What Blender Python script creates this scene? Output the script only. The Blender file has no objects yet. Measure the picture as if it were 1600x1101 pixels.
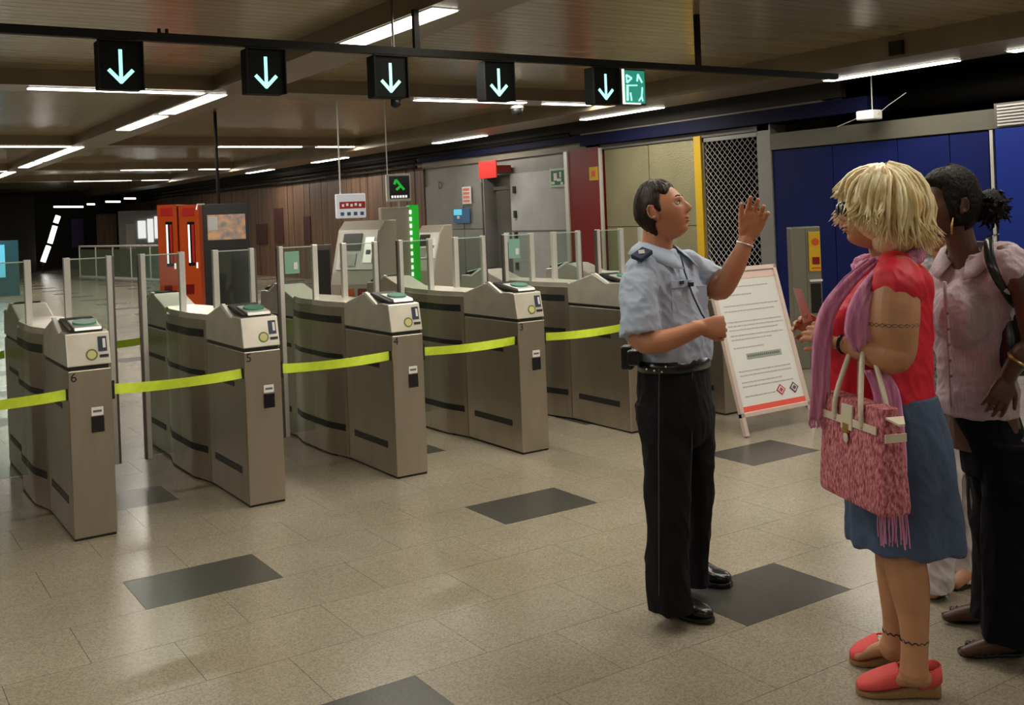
import bpy, bmesh, math, random
from mathutils import Vector, Matrix, noise
random.seed(7)
PI = math.pi
S = bpy.context.scene
C = S.collection
# ---------------------------------------------------------------- camera
F, PX, PY, EYE = 1623.0, 800.0, 332.0, 1.655
ROLL, YAW = math.atan(0.04), math.radians(33.3)
FW = Vector((math.sin(YAW), math.cos(YAW), 0)); RT = Vector((math.cos(YAW), -math.sin(YAW), 0)); UP = Vector((0, 0, 1))
cam_d = bpy.data.cameras.new('camera'); cam = bpy.data.objects.new('camera', cam_d); C.objects.link(cam)
cr, sr = math.cos(ROLL), math.sin(ROLL)
cx_ = RT * cr + UP * sr * -1 * -1 * 0 + UP * 0
# image right vector (u,v) = (cr, -sr); image up = (sr, cr)
ir = RT * cr - UP * sr
iu = RT * sr + UP * cr
m = Matrix((ir, iu, -FW)).transposed().to_4x4()
m.translation = Vector((0, 0, EYE)); cam.matrix_world = m
cam_d.sensor_width = 36; cam_d.lens = 36 * F / 1600; cam_d.shift_y = -(550.5 - PY) / 1600
cam_d.clip_end = 200
S.camera = cam
# ---------------------------------------------------------------- light of the hall, exposure
w = bpy.data.worlds.new('world'); S.world = w; w.use_nodes = True
w.node_tree.nodes['Background'].inputs[0].default_value = (1.0, 0.9, 0.75, 1)
w.node_tree.nodes['Background'].inputs[1].default_value = 0.02
S.view_settings.view_transform = 'Standard'; S.view_settings.look = 'None'
S.view_settings.exposure = 0.0; S.view_settings.gamma = 1.0; S.view_settings.use_curve_mapping = False
LAMP_W = 18.5        # watts per metre of fluorescent lamp
LAMP_E = 9.0         # radiance of the diffusers
LAMP_C = (1.0, 0.93, 0.80)
ZC, ZL, ZB = 3.39, 3.22, 3.14  # ceiling, underside of the lamp channels
# lamps: (x0, x1, y0, y1)
LAMPS_X = []         # rows running along the hall
for (a, b) in ((0.4, 2.4), (2.6, 4.4), (4.7, 6.5), (6.82, 8.63), (12.35, 14.6), (14.95, 17.15), (20.8, 22.8), (23.0, 25.0), (25.4, 27.4), (29.4, 31.4), (31.6, 33.6)):
    LAMPS_X.append((3.84, 4.06, a, b))
for (a, b) in ((-0.8, 1.2), (2.0, 3.8), (4.3, 6.2), (6.83, 8.6), (11.7, 13.6), (16.7, 18.6), (23, 25), (28, 30)):
    LAMPS_X.append((10.33, 10.49, a, b))
for (a, b) in ((1.0, 3.0), (-2.0, 0.0), (5.0, 7.0)):
    LAMPS_X.append((-3.15, -2.93, a, b))
LAMPS_Y = []
for Yc in (12.28, 20.7, 29.1, 35.5):
    for (a, b) in ((-3.0, -1.0), (-0.6, 1.4), (1.85, 3.75), (6.6, 8.35), (8.7, 9.55)):
        if Yc > 20 and a < 4: a, b = a + .7 * (a > 0), min(b + .1, 3.8)
        if Yc < 13 and a < 0: continue
        LAMPS_Y.append((a, b, Yc - .07, Yc + .07))
for Yc in (3.9, -3.0):
    for (a, b) in ((-2.0, 0.0), (0.5, 2.5), (4.6, 6.4), (7.4, 9.4)):
        LAMPS_Y.append((a, b, Yc - .07, Yc + .07))
def lamp_light(x0, x1, y0, y1):
    z_ = ZB if (10 < x0 < 10.4 and x1 - x0 < .3) else ZL
    l = bpy.data.lights.new('lamp_light', 'AREA'); l.shape = 'RECTANGLE'
    l.size = x1 - x0; l.size_y = y1 - y0
    L = max(x1 - x0, y1 - y0); l.energy = LAMP_W * L; l.color = LAMP_C
    o = bpy.data.objects.new('lamp_light', l); C.objects.link(o)
    o.location = ((x0 + x1) / 2, (y0 + y1) / 2, z_ - .022)
    return o
for q in LAMPS_X + LAMPS_Y: lamp_light(*q)

# ---------------------------------------------------------------- picture to space
def ray(x, y):
    dx, dy = x - PX, y - PY
    return FW + RT * ((dx * cr - dy * sr) / F) + UP * ((-dx * sr - dy * cr) / F)
O = Vector((0, 0, EYE))
def onz(x, y, z=0): r = ray(x, y); return O + r * ((z - EYE) / r.z)
def ony(x, y, Y): r = ray(x, y); return O + r * (Y / r.y)
def onx(x, y, X): r = ray(x, y); return O + r * (X / r.x)
def at(x, y, d): return O + ray(x, y) * d

# ---------------------------------------------------------------- materials
def mat(name, col, rough=.5, metal=0.0, emit=0.0, bump=0.0, bscale=40, var=0.0, vscale=3, stretch=None, spec=.5, aniso=0, trans=0, alpha=1, coat=0, sheen=0, c2=None):
    M = bpy.data.materials.new(name); M.use_nodes = True; n = M.node_tree.nodes; L = M.node_tree.links
    b = n['Principled BSDF']
    b.inputs['Base Color'].default_value = (*col, 1); b.inputs['Roughness'].default_value = rough
    b.inputs['Metallic'].default_value = metal; b.inputs['Specular IOR Level'].default_value = spec
    if emit: b.inputs['Emission Color'].default_value = (*col, 1); b.inputs['Emission Strength'].default_value = emit
    if trans: b.inputs['Transmission Weight'].default_value = trans; b.inputs['IOR'].default_value = 1.45
    if alpha < 1: b.inputs['Alpha'].default_value = alpha
    if coat: b.inputs['Coat Weight'].default_value = coat
    if sheen: b.inputs['Sheen Weight'].default_value = sheen; b.inputs['Sheen Roughness'].default_value = .4
    if bump or var:
        tc = n.new('ShaderNodeTexCoord'); mp = n.new('ShaderNodeMapping'); L.new(tc.outputs['Object'], mp.inputs['Vector'])
        if stretch: mp.inputs['Scale'].default_value = stretch
    if bump:
        t = n.new('ShaderNodeTexNoise'); t.inputs['Scale'].default_value = bscale; t.inputs['Detail'].default_value = 3
        L.new(mp.outputs[0], t.inputs['Vector'])
        bp = n.new('ShaderNodeBump'); bp.inputs['Strength'].default_value = bump; bp.inputs['Distance'].default_value = .01
        L.new(t.outputs[0], bp.inputs['Height']); L.new(bp.outputs[0], b.inputs['Normal'])
    if var:
        t = n.new('ShaderNodeTexNoise'); t.inputs['Scale'].default_value = vscale; t.inputs['Detail'].default_value = 4
        L.new(mp.outputs[0], t.inputs['Vector'])
        r = n.new('ShaderNodeValToRGB'); e = r.color_ramp.elements
        e[0].position, e[1].position = .35, .65
        lo = c2 if c2 else tuple(c * (1 - var) for c in col)
        e[0].color = (*lo, 1); e[1].color = (*col, 1)
        L.new(t.outputs[0], r.inputs[0]); L.new(r.outputs[0], b.inputs['Base Color'])
    return M
def srgb(r, g, b):
    f = lambda c: (c / 255 / 12.92) if c / 255 <= .04045 else ((c / 255 + .055) / 1.055) ** 2.4
    return (f(r), f(g), f(b))
MT = {}
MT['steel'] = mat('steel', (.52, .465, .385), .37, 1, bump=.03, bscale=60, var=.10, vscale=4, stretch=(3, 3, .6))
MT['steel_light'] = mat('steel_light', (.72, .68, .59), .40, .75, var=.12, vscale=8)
MT['steel_dark'] = mat('steel_dark', (.20, .19, .17), .4, 1)
MT['black'] = mat('black', (.008, .008, .009), .45)
MT['blackgloss'] = mat('blackgloss', (.01, .01, .012), .15)
MT['alu'] = mat('alu', (.74, .73, .69), .38, .6)
MT['white'] = mat('white', (.72, .71, .68), .5)
MT['ceil'] = mat('ceil', (.43, .35, .20), .21, .25, var=.14, vscale=1.2, stretch=(.4, 3, 1))
MT['chan'] = mat('chan', (.30, .245, .16), .35, .3, var=.2, vscale=2)
MT['lamp'] = mat('lamp', (1.0, .97, .88), .4, emit=LAMP_E)
MT['arrow'] = mat('arrow', (.36, 1.0, .76), .4, emit=1.3)
MT['tape'] = mat('tape', (.62, .80, .04), .5, var=.12, vscale=20)
MT['green'] = mat('green', (.06, .22, .15), .35)
MT['rail'] = mat('rail', (.008, .007, .006), .55, spec=.15)
MT['grey'] = mat('grey', (.27, .265, .25), .4, .2, var=.15, vscale=2)
MT['greylight'] = mat('greylight', (.46, .46, .47), .4, .15, var=.15, vscale=2)
MT['greydark'] = mat('greydark', (.10, .095, .085), .45)
MT['navy'] = mat('navy', (.005, .006, .035), .6, spec=.12)
MT['blue'] = mat('blue', (.005, .011, .095), .6, spec=.15, var=.15, vscale=2)
MT['headergrey'] = mat('headergrey', (.115, .108, .08), .5, var=.15, vscale=2)
MT['bluebright'] = mat('bluebright', (.006, .022, .20), .45, spec=.3)
MT['signblack'] = mat('signblack', (.004, .005, .005), .6, spec=.1)
MT['red'] = mat('red', (.20, .006, .005), .3)
MT['redsign'] = mat('redsign', (.48, .015, .012), .4, emit=.06)
MT['yellow'] = mat('yellow', (.62, .38, .01), .45)
MT['shutter'] = mat('shutter', (.23, .21, .12), .5, .2)
MT['wood'] = mat('wood', (.18, .105, .06), .5, var=.55, vscale=3, stretch=(6, 6, .15), c2=(.085, .038, .024))
MT['dark'] = mat('dark', (.018, .015, .013), .7)
MT['beige'] = mat('beige', (.24, .21, .16), .5, var=.1)
MT['orange'] = mat('orange', (.62, .085, .015), .3)
MT['purple'] = mat('purple', (.09, .07, .20), .5)
MT['signgreen'] = mat('signgreen', (.02, .55, .06), .4, emit=.5)
MT['exitgreen'] = mat('exitgreen', (.01, .13, .045), .4)
MT['exitpale'] = mat('exitpale', (.50, .62, .48), .4)
MT['ledgreen'] = mat('ledgreen', (.02, .5, .03), .4, emit=.4)
MT['ledwhite'] = mat('ledwhite', (.75, 1, .7), .4, emit=1.6)
MT['paper'] = mat('paper', (.66, .66, .64), .6)
MT['ink'] = mat('ink', (.12, .12, .13), .6)
MT['lightink'] = mat('lightink', (.42, .42, .42), .6)
MT['cyan'] = mat('cyan', (.10, .45, .62), .4, emit=.8)
MT['litwhite'] = mat('litwhite', (.85, .88, .85), .4, emit=.9)
MT['farlamp'] = mat('farlamp', (1.0, .97, .88), .4, emit=3.0)

# glass: thin tinted pane
g = bpy.data.materials.new('glass'); g.use_nodes = True; n = g.node_tree.nodes; L = g.node_tree.links
for x in list(n): n.remove(x)
out = n.new('ShaderNodeOutputMaterial'); mix = n.new('ShaderNodeMixShader'); tr = n.new('ShaderNodeBsdfTransparent'); gl = n.new('ShaderNodeBsdfGlossy')
lw = n.new('ShaderNodeLayerWeight'); lw.inputs[0].default_value = .25; gl.inputs['Roughness'].default_value = .03
tr.inputs[0].default_value = (.84, .90, .86, 1); gl.inputs[0].default_value = (.9, .95, .9, 1)
mm = n.new('ShaderNodeMath'); mm.operation = 'MULTIPLY_ADD'; mm.inputs[1].default_value = .6; mm.inputs[2].default_value = .05
L.new(lw.outputs['Fresnel'], mm.inputs[0]); L.new(mm.outputs[0], mix.inputs[0]); L.new(tr.outputs[0], mix.inputs[1]); L.new(gl.outputs[0], mix.inputs[2]); L.new(mix.outputs[0], out.inputs[0])
MT['glass'] = g

def floor_mat(name, c1, c2, rough):
    M = bpy.data.materials.new(name); M.use_nodes = True; n = M.node_tree.nodes; L = M.node_tree.links; b = n['Principled BSDF']
    gm = n.new('ShaderNodeNewGeometry')
    v = n.new('ShaderNodeTexVoronoi'); v.inputs['Scale'].default_value = 170; L.new(gm.outputs['Position'], v.inputs['Vector'])
    nz = n.new('ShaderNodeTexNoise'); nz.inputs['Scale'].default_value = 1.3; nz.inputs['Detail'].default_value = 5; L.new(gm.outputs['Position'], nz.inputs['Vector'])
    sp = n.new('ShaderNodeSeparateColor'); L.new(v.outputs['Color'], sp.inputs[0])
    r = n.new('ShaderNodeValToRGB'); e = r.color_ramp.elements; e[0].position = .05; e[1].position = .8
    e[0].color = (*c2, 1); e[1].color = (*c1, 1); L.new(sp.outputs[0], r.inputs[0])
    r2 = n.new('ShaderNodeValToRGB'); e = r2.color_ramp.elements; e[0].position = .3; e[1].position = .7
    e[0].color = (.84, .81, .76, 1); e[1].color = (1, 1, 1, 1); L.new(nz.outputs[0], r2.inputs[0])
    mx = n.new('ShaderNodeMix'); mx.data_type = 'RGBA'; mx.blend_type = 'MULTIPLY'; mx.inputs[0].default_value = 1
    L.new(r.outputs[0], mx.inputs[6]); L.new(r2.outputs[0], mx.inputs[7])
    oi = n.new('ShaderNodeObjectInfo'); r3 = n.new('ShaderNodeMapRange'); r3.inputs[3].default_value = .955; r3.inputs[4].default_value = 1.015
    L.new(oi.outputs['Random'], r3.inputs[0])
    mx2 = n.new('ShaderNodeMix'); mx2.data_type = 'RGBA'; mx2.blend_type = 'MULTIPLY'; mx2.inputs[0].default_value = 1
    L.new(mx.outputs[2], mx2.inputs[6]); L.new(r3.outputs[0], mx2.inputs[7]); L.new(mx2.outputs[2], b.inputs['Base Color'])
    rr = n.new('ShaderNodeMapRange'); rr.inputs[3].default_value = rough; rr.inputs[4].default_value = rough + .05
    L.new(nz.outputs[0], rr.inputs[0]); L.new(rr.outputs[0], b.inputs['Roughness'])
    return M
MT['floor'] = floor_mat('floor_terrazzo', (.335, .300, .235), (.225, .20, .15), .21)
MT['floordark'] = floor_mat('floor_dark', (.062, .063, .058), (.035, .035, .033), .28)
MT['grout'] = mat('grout', (.13, .11, .085), .7)

# ---------------------------------------------------------------- geometry helpers
def NB(): return bmesh.new()
def box(bm, x0, x1, y0, y1, z0, z1, M=None):
    v = [Vector((x, y, z)) for x in (x0, x1) for y in (y0, y1) for z in (z0, z1)]
    if M is not None: v = [M @ p for p in v]
    v = [bm.verts.new(p) for p in v]
    for f in ((0, 1, 3, 2), (4, 6, 7, 5), (0, 4, 5, 1), (2, 3, 7, 6), (0, 2, 6, 4), (1, 5, 7, 3)):
        bm.faces.new([v[i] for i in f])
def prism(bm, pts, d):
    """extrude a planar polygon of points by the vector d"""
    a = [bm.verts.new(Vector(p)) for p in pts]; b = [bm.verts.new(Vector(p) + Vector(d)) for p in pts]
    n = len(pts)
    bm.faces.new(a); bm.faces.new(b[::-1])
    for i in range(n): bm.faces.new((a[i], b[i], b[(i + 1) % n], a[(i + 1) % n]))
def frame_at(d):
    d = d.normalized(); a = Vector((0, 0, 1)) if abs(d.z) < .95 else Vector((1, 0, 0))
    s = d.cross(a).normalized(); return s, s.cross(d).normalized()
def tube(bm, pts, r, seg=10, cap=True):
    pts = [Vector(p) for p in pts]; rs = r if isinstance(r, (list, tuple)) else [r] * len(pts)
    rings = []
    s0 = None
    for i, p in enumerate(pts):
        d = (pts[min(i + 1, len(pts) - 1)] - pts[max(i - 1, 0)])
        s, t = frame_at(d)
        if s0 is not None:
            s = (s0 - d.normalized() * s0.dot(d.normalized())).normalized(); t = s.cross(d.normalized())
        s0 = s
        rings.append([bm.verts.new(p + (s * math.cos(k * 2 * PI / seg) + t * math.sin(k * 2 * PI / seg)) * rs[i]) for k in range(seg)])
    for a, b in zip(rings, rings[1:]):
        for k in range(seg): bm.faces.new((a[k], a[(k + 1) % seg], b[(k + 1) % seg], b[k]))
    if cap: bm.faces.new(rings[0][::-1]); bm.faces.new(rings[-1])
def disc(bm, c, nrm, r, h, seg=20):
    c = Vector(c); nrm = Vector(nrm).normalized(); tube(bm, [c, c + nrm * h], r, seg)
def obj(name, bm, m, parent=None, smooth=False, bevel=0):
    bmesh.ops.recalc_face_normals(bm, faces=bm.faces[:])
    me = bpy.data.meshes.new(name); bm.to_mesh(me); bm.free(); me.materials.append(MT[m] if isinstance(m, str) else m)
    if smooth:
        for p in me.polygons: p.use_smooth = True
    o = bpy.data.objects.new(name, me); C.objects.link(o)
    if parent is not None: o.parent = parent
    if bevel:
        b = o.modifiers.new('bevel', 'BEVEL'); b.width = bevel; b.segments = 2; b.limit_method = 'ANGLE'
    return o
def bobj(name, m, parent, *boxes, bevel=0):
    bm = NB()
    for b in boxes: box(bm, *b)
    return obj(name, bm, m, parent, bevel=bevel)
def thing(name, label, cat, loc=(0, 0, 0), rz=0, group=None):
    o = bpy.data.objects.new(name, None); C.objects.link(o); o.location = loc; o.rotation_euler = (0, 0, rz)
    o.empty_display_size = .1
    o['label'] = label; o['category'] = cat
    if group: o['group'] = group
    return o
def tag(o, label, cat, group=None, kind=None):
    o['label'] = label; o['category'] = cat
    if group: o['group'] = group
    if kind: o['kind'] = kind
    return o
def struct(o): o['kind'] = 'structure'; return o
def dup(root, loc, label=None):
    r = root.copy(); C.objects.link(r); r.location = loc
    if label: r['label'] = label
    def cp(src, dst):
        for ch in src.children:
            c = ch.copy(); C.objects.link(c); c.parent = dst; cp(ch, c)
    cp(root, r); return r
def text(name, s, size, m, parent, M, ext=.0008, align='CENTER'):
    cu = bpy.data.curves.new(name, 'FONT'); cu.body = s; cu.size = size; cu.extrude = ext; cu.align_x = align; cu.align_y = 'CENTER'; cu.resolution_u = 3
    t = bpy.data.objects.new(name, cu); C.objects.link(t)
    dg = bpy.context.evaluated_depsgraph_get(); me = bpy.data.meshes.new_from_object(t.evaluated_get(dg)); C.objects.unlink(t); bpy.data.objects.remove(t)
    me.transform(M); me.materials.clear(); me.materials.append(MT[m])
    o = bpy.data.objects.new(name, me); C.objects.link(o); o.parent = parent; return o
def facing(nx, ny, loc):
    """matrix that stands a text upright with its face towards the horizontal direction (nx, ny)"""
    nrm = Vector((nx, ny, 0)).normalized(); right = Vector((0, 0, 1)).cross(nrm)
    M = Matrix((right, Vector((0, 0, 1)), nrm)).transposed().to_4x4(); M.translation = Vector(loc); return M

# ================================================================ THE HALL
# floor: terrazzo tiles in running bond
TX, TY, Y0T = .62, .4345, 2.93
fl = struct(bobj('floor', 'grout', None, (-9, 17, -7, 51, -.05, -.006)))
tiles = []
for k in range(-22, 110):
    off = (.31 if k % 2 else 0.0)
    for i in range(-16, 27):
        x0 = 1.09 + i * TX - off; y0 = Y0T + k * TY
        dark = (k % 4 == 0 and i % 3 == 0)
        c = Vector((x0 + TX / 2, y0 + TY / 2, 0)); d = (c - O).dot(FW)
        vis = False
        if d > .5:
            u = PX + F * (c - O).dot(RT) / d; v = PY + F * EYE / d
            vis = -60 < u < 1660 and v < 1180
        tiles.append((d if vis else 999, x0, y0, dark))
tiles.sort()
gp = .0010
def tile_mesh(name, dark):
    bm = NB(); box(bm, gp, TX - gp, gp, TY - gp, -.006, 0); bmesh.ops.recalc_face_normals(bm, faces=bm.faces[:])
    me = bpy.data.meshes.new(name); bm.to_mesh(me); bm.free(); me.materials.append(MT['floordark' if dark else 'floor']); return me
tme = (tile_mesh('floor_tile', 0), tile_mesh('dark_floor_tile', 1))
for d, x0, y0, dark in tiles[:300]:
    o = bpy.data.objects.new('dark_floor_tile' if dark else 'floor_tile', tme[dark]); C.objects.link(o); o.parent = fl
    o.location = (x0, y0, 0)
for dk in (0, 1):
    bm = NB()
    for d, x0, y0, dark in tiles[300:]:
        if dark == dk: box(bm, x0 + gp, x0 + TX - gp, y0 + gp, y0 + TY - gp, -.006, 0)
    o = obj('dark_floor_tile' if dk else 'floor_tile', bm, 'floordark' if dk else 'floor', fl); o['kind'] = 'stuff'

# ceiling: metal planks running across the hall between the lamp channels
ce = struct(bobj('ceiling', 'greydark', None, (-9, 17, -7, 51, ZC + .01, ZC + .1)))
bm = NB(); P = .15
box(bm, 0, 1, .006, P - .002, -.0, .012)
plank = {}
def plank_obj(x0, x1, y0, y1):
    key = (round(x1 - x0, 3), round(y1 - y0, 3))
    if key not in plank:
        bm = NB(); n_ = 3; h = (y1 - y0) / n_
        for k in range(n_): box(bm, .003, x1 - x0 - .003, k * h + .004, (k + 1) * h - .004, 0, .010)
        box(bm, .003, x1 - x0 - .003, .002, y1 - y0 - .002, .006, .011)
        bmesh.ops.recalc_face_normals(bm, faces=bm.faces[:])
        me = bpy.data.meshes.new('ceiling_plank'); bm.to_mesh(me); bm.free(); me.materials.append(MT['ceil']); plank[key] = me
    o = bpy.data.objects.new('ceiling_plank', plank[key]); C.objects.link(o); o.parent = ce; o.location = (x0, y0, ZC)
rowsY = [-4.5, 3.75, 12.05, 20.45, 28.85, 35.3, 50.9]   # near face of each cross channel
cols = [(-9, -3.2), (-2.6, 3.8), (4.4, 9.6)]
far = NB()
for a, b in zip(rowsY, rowsY[1:]):
    y = a + .6; n_ = round((b - y) / .45); st = (b - y) / n_
    for k in range(n_):
        for ci, (x0, x1) in enumerate(cols):
            if y + k * st > 2.5 and ci > 0 and y < 35: plank_obj(x0, x1, y + k * st, y + (k + 1) * st)
            else: box(far, x0, x1, y + k * st + .004, y + (k + 1) * st - .004, ZC, ZC + .01)
obj('ceiling_plank', far, 'ceil', ce)['kind'] = 'stuff'
n_t = 0
def trim(m, *b, bevel=0):
    global n_t
    n_t += 1; return struct(bobj('trim_%d' % n_t, m, None, *b, bevel=bevel))
trim('chan', (3.8, 4.4, -6, 50, ZL, ZC + .02))
trim('chan', (-3.2, -2.6, -6, 50, ZL, ZC + .02))
trim('chan', (9.6, 10.55, -6, 50, ZB, ZC + .02))
trim('dark', (10.55, 11.25, -6, 50, 3.25, ZC + .02))
trim('black', (9.55, 9.6, 6.9, 7.06, 3.17, 3.32))
for a in rowsY[:-1]:
    trim('chan', (-9, -3.2, a, a + .6, ZL + .001, ZC + .02), (-2.6, 3.8, a, a + .6, ZL + .001, ZC + .02), (4.4, 9.6, a, a + .6, ZL + .001, ZC + .02))
trim('dark', (11.15, 11.25, 9.0, 50, 3.0, ZC))
# lamps
def lampobj(x0, x1, y0, y1):
    along = 'long' 
    t = thing('ceiling_lamp', '', 'lamp', ((x0 + x1) / 2, (y0 + y1) / 2, ZB if (10 < x0 < 10.4 and x1 - x0 < .3) else ZL))
    a, b = (x1 - x0) / 2, (y1 - y0) / 2
    bobj('housing', 'white', t, (-a - .015, a + .015, -b - .02, b + .02, -.006, 0))
    bobj('diffuser', 'lamp', t, (-a, a, -b, b, -.016, -.006), bevel=.004)
    return t
def ordi(i): return ('nearest', 'second', 'third', 'fourth', 'fifth', 'sixth', 'seventh', 'eighth', 'ninth', 'tenth', 'eleventh', 'twelfth')[i]
iv = {}
for q in LAMPS_X:
    if q[3] < 4.6: continue
    k = 'A' if q[0] < 5 and q[0] > 0 else ('B' if q[0] > 5 else 'C')
    if k == 'C': continue
    if k == 'A' and q[2] < 6: continue
    i = iv.get(k, 0); iv[k] = i + 1
    t = lampobj(*q)
    if k == 'A': t['label'] = '%s fluorescent ceiling lamp in the long row over the ticket gates' % ordi(i); t['group'] = 'lamps in the long row over the gates'
    else: t['label'] = '%s fluorescent ceiling lamp in the row beside the blue wall' % ordi(i); t['group'] = 'lamps in the row beside the blue wall'
for q in LAMPS_Y:
    if q[2] < 6: continue
    if q[1] < 1.5 and q[2] < 13: continue
    k = (12.2, 'first'), (20.6, 'second'), (29.0, 'third'), (35.4, 'fourth')
    row = [b for a, b in k if abs(q[2] - a) < .3][0]
    i = iv.get(row, 0); iv[row] = i + 1
    t = lampobj(*q); t['label'] = '%s lamp from the near end in the %s crosswise row behind the arrow signs' % (ordi(i).replace('nearest', 'first'), row)
    t['group'] = 'lamps in the %s crosswise row' % row

# walls
WX = 11.3
struct(bobj('wall_back', 'dark', None, (-9, 17, 50, 50.2, 0, ZC)))
struct(bobj('wall_left', 'beige', None, (-9.2, -9, -7, 51, 0, ZC)))
MT['cream_wall'] = mat('cream_wall', (.75, .69, .60), .6)
struct(bobj('wall_front', 'cream_wall', None, (-9, 17, -7.2, -7, 0, ZC)))
wr = struct(bobj('wall_right', 'dark', None, (17, 17.2, -7, 51, 0, ZC), (11.6, 17, 20.9, 21.0, 0, ZC)))
# wood clad wall far right
ww = struct(bobj('wall_wood', 'wood', None, (WX + .03, WX + .2, 20.8, 50, 0, 2.98)))
k = 0
for i in range(70):   # vertical timber boards
    y = 20.8 + i * .42
    bm = NB(); box(bm, WX - .005 * (i % 3), WX + .03, y + .01, y + .41, 0, 2.96); o = obj('timber_board', bm, 'wood', ww)
for (a, b, c, d) in ((428, 326, 444, 380), (474, 338, 486, 382), (400, 350, 418, 382)):
    p, q = onx(a, b, WX - .02), onx(c, d, WX - .02); bobj('dark_panel', MT.setdefault('oxblood', mat('oxblood', (.055, .014, .010), .5)), ww, (WX - .03, WX - .01, q.y, p.y, q.z, p.z))
trim('dark', (WX - .05, WX + .2, 20.8, 50, 2.98, ZC))
for zz, rr_ in ((3.02, .05), (2.9, .035), (2.78, .03)):
    bm = NB(); tube(bm, [(WX - .12, 15 if zz > 3 else 20.9, zz), (WX - .12, 50, zz)], rr_); o = obj('pipe', bm, 'rail')
    tag(o, {3.02: 'thick dark service pipe along the top of the timber wall', 2.9: 'middle dark service pipe below the thick one on the timber wall', 2.78: 'lowest thin dark pipe along the timber wall'}[zz], 'pipe')
# grey door wall
wg = struct(bobj('wall_grey', 'grey', None, (WX + .05, WX + .2, 18.35, 20.8, 0, 2.86), (WX + .05, WX + .2, 15.2, 18.35, 2.42, 2.86), (WX + .35, WX + .5, 15.2, 18.35, 0, 2.5), (WX + .05, WX + .35, 18.3, 18.38, 0, 2.5)))
for (a, b, c, d) in ((18.36, 19.1, 0, 1.33), (18.36, 19.1, 1.34, 2.3), (19.11, 20.78, 0, 1.33), (19.11, 20.78, 1.34, 2.3)):
    bobj('steel_panel', 'grey', wg, (WX + .02, WX + .05, a + .01, b - .01, c + .01, d))
trim('navy', (WX - .12, WX + .1, 14.75, 20.8, 2.86, 3.22))
trim('beige', (WX - .02, WX + .1, 14.7, 20.8, 2.72, 2.86))
d1 = struct(bobj('door_1', 'greylight', None, (WX - .02, WX + .05, 15.32, 17.2, .02, 2.42)))
for z in (2.1, 1.62, 1.2, .6):
    bobj('hinge', 'black', d1, (WX - .05, WX - .02, 17.0, 17.08, z - .07, z + .07))
bobj('rail', 'greydark', d1, (WX - .03, WX - .02, 15.32, 17.2, 1.28, 1.30))
d2 = struct(bobj('door_2', 'greydark', None, (WX + .28, WX + .33, 17.35, 18.2, .02, 2.13), (WX + .26, WX + .35, 17.25, 18.3, 2.13, 2.2)))
bobj('paper_notice', 'paper', d2, (WX + .27, WX + .28, 17.75, 17.95, 1.05, 1.25))
# red column
rc = struct(bobj('wall_red_pillar', 'red', None, (WX - .05, WX + .25, 14.3, 15.2, 0, 2.75)))
bobj('edge_strip', 'alu', rc, (WX - .08, WX - .02, 15.2, 15.3, 0, 2.72)); bobj('edge_strip', 'alu', rc, (WX - .06, WX - .02, 14.24, 14.3, 0, 2.72))
yb = thing('call_point', 'small yellow square call point high on the red pillar', 'sign', (WX - .05, 14.45, 2.28))
bobj('plate', 'yellow', yb, (-.02, 0, -.12, .12, -.12, .12), bevel=.005)
bobj('symbol', 'orange', yb, (-.025, -.02, -.05, .05, -.05, .05))
# shutter bays
sh = struct(bobj('wall_shutter', 'shutter', None, (WX + .04, WX + .15, 11.95, 14.24, 0, 2.75)))
MT['perforated'] = mat('perforated', (.30, .275, .16), .42, .3, bump=.9, bscale=55, var=.15, vscale=1.5)
for i, (a, b) in enumerate(((11.96, 13.05), (13.07, 14.22))):
    bobj('shutter_panel', 'perforated', sh, (WX + .015, WX + .04, a, b, .03, 1.33)); bobj('shutter_panel', 'perforated', sh, (WX + .015, WX + .04, a, b, 1.345, 2.68))
trim('yellow', (WX - .04, WX + .1, 11.78, 11.93, 0, 2.72))
trim('greydark', (WX - .02, WX + .2, 10.4, 14.3, 2.69, 2.77))
trim('grey', (WX - .02, WX + .3, 10.37, 10.62, 0, 2.77))
sd = struct(bobj('wall_recess', 'dark', None, (WX + 1.2, WX + 1.3, 10.2, 12.2, 0, 2.9), (WX + .15, WX + 1.2, 11.93, 12.0, 0, 2.9)))
ms = thing('folding_grille', 'diamond mesh security grille between yellow post and blue wall', 'grille', (WX + .02, 10.62, 0))
bm = NB()
h, wdt, st = 2.68, 1.16, .105
k = -h
while k < wdt:
    for sgn in (1, -1):
        a0, a1 = max(0, k), min(wdt, k + h)
        if a1 - a0 > .02:
            if sgn > 0: pa, pb = (0, a0, a0 - k), (0, a1, a1 - k)
            else: pa, pb = (.006, a0, h - (a0 - k)), (.006, a1, h - (a1 - k))
            tube(bm, [pa, pb], .0065, 4)
    k += st
obj('mesh', bm, 'greylight', ms)['kind'] = 'stuff'
bobj('frame', 'grey', ms, (-.02, .02, 0, .03, 0, 2.68), (-.02, .02, 1.13, 1.16, 0, 2.68), (-.02, .02, 0, 1.16, 2.62, 2.68))
# fascia above shutters
trim('beige', (WX - .12, WX + .3, 9.35, 14.72, 2.97, 3.2))
trim('navy', (WX - .14, WX + .3, 8.6, 14.72, 2.78, 2.97))
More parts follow.
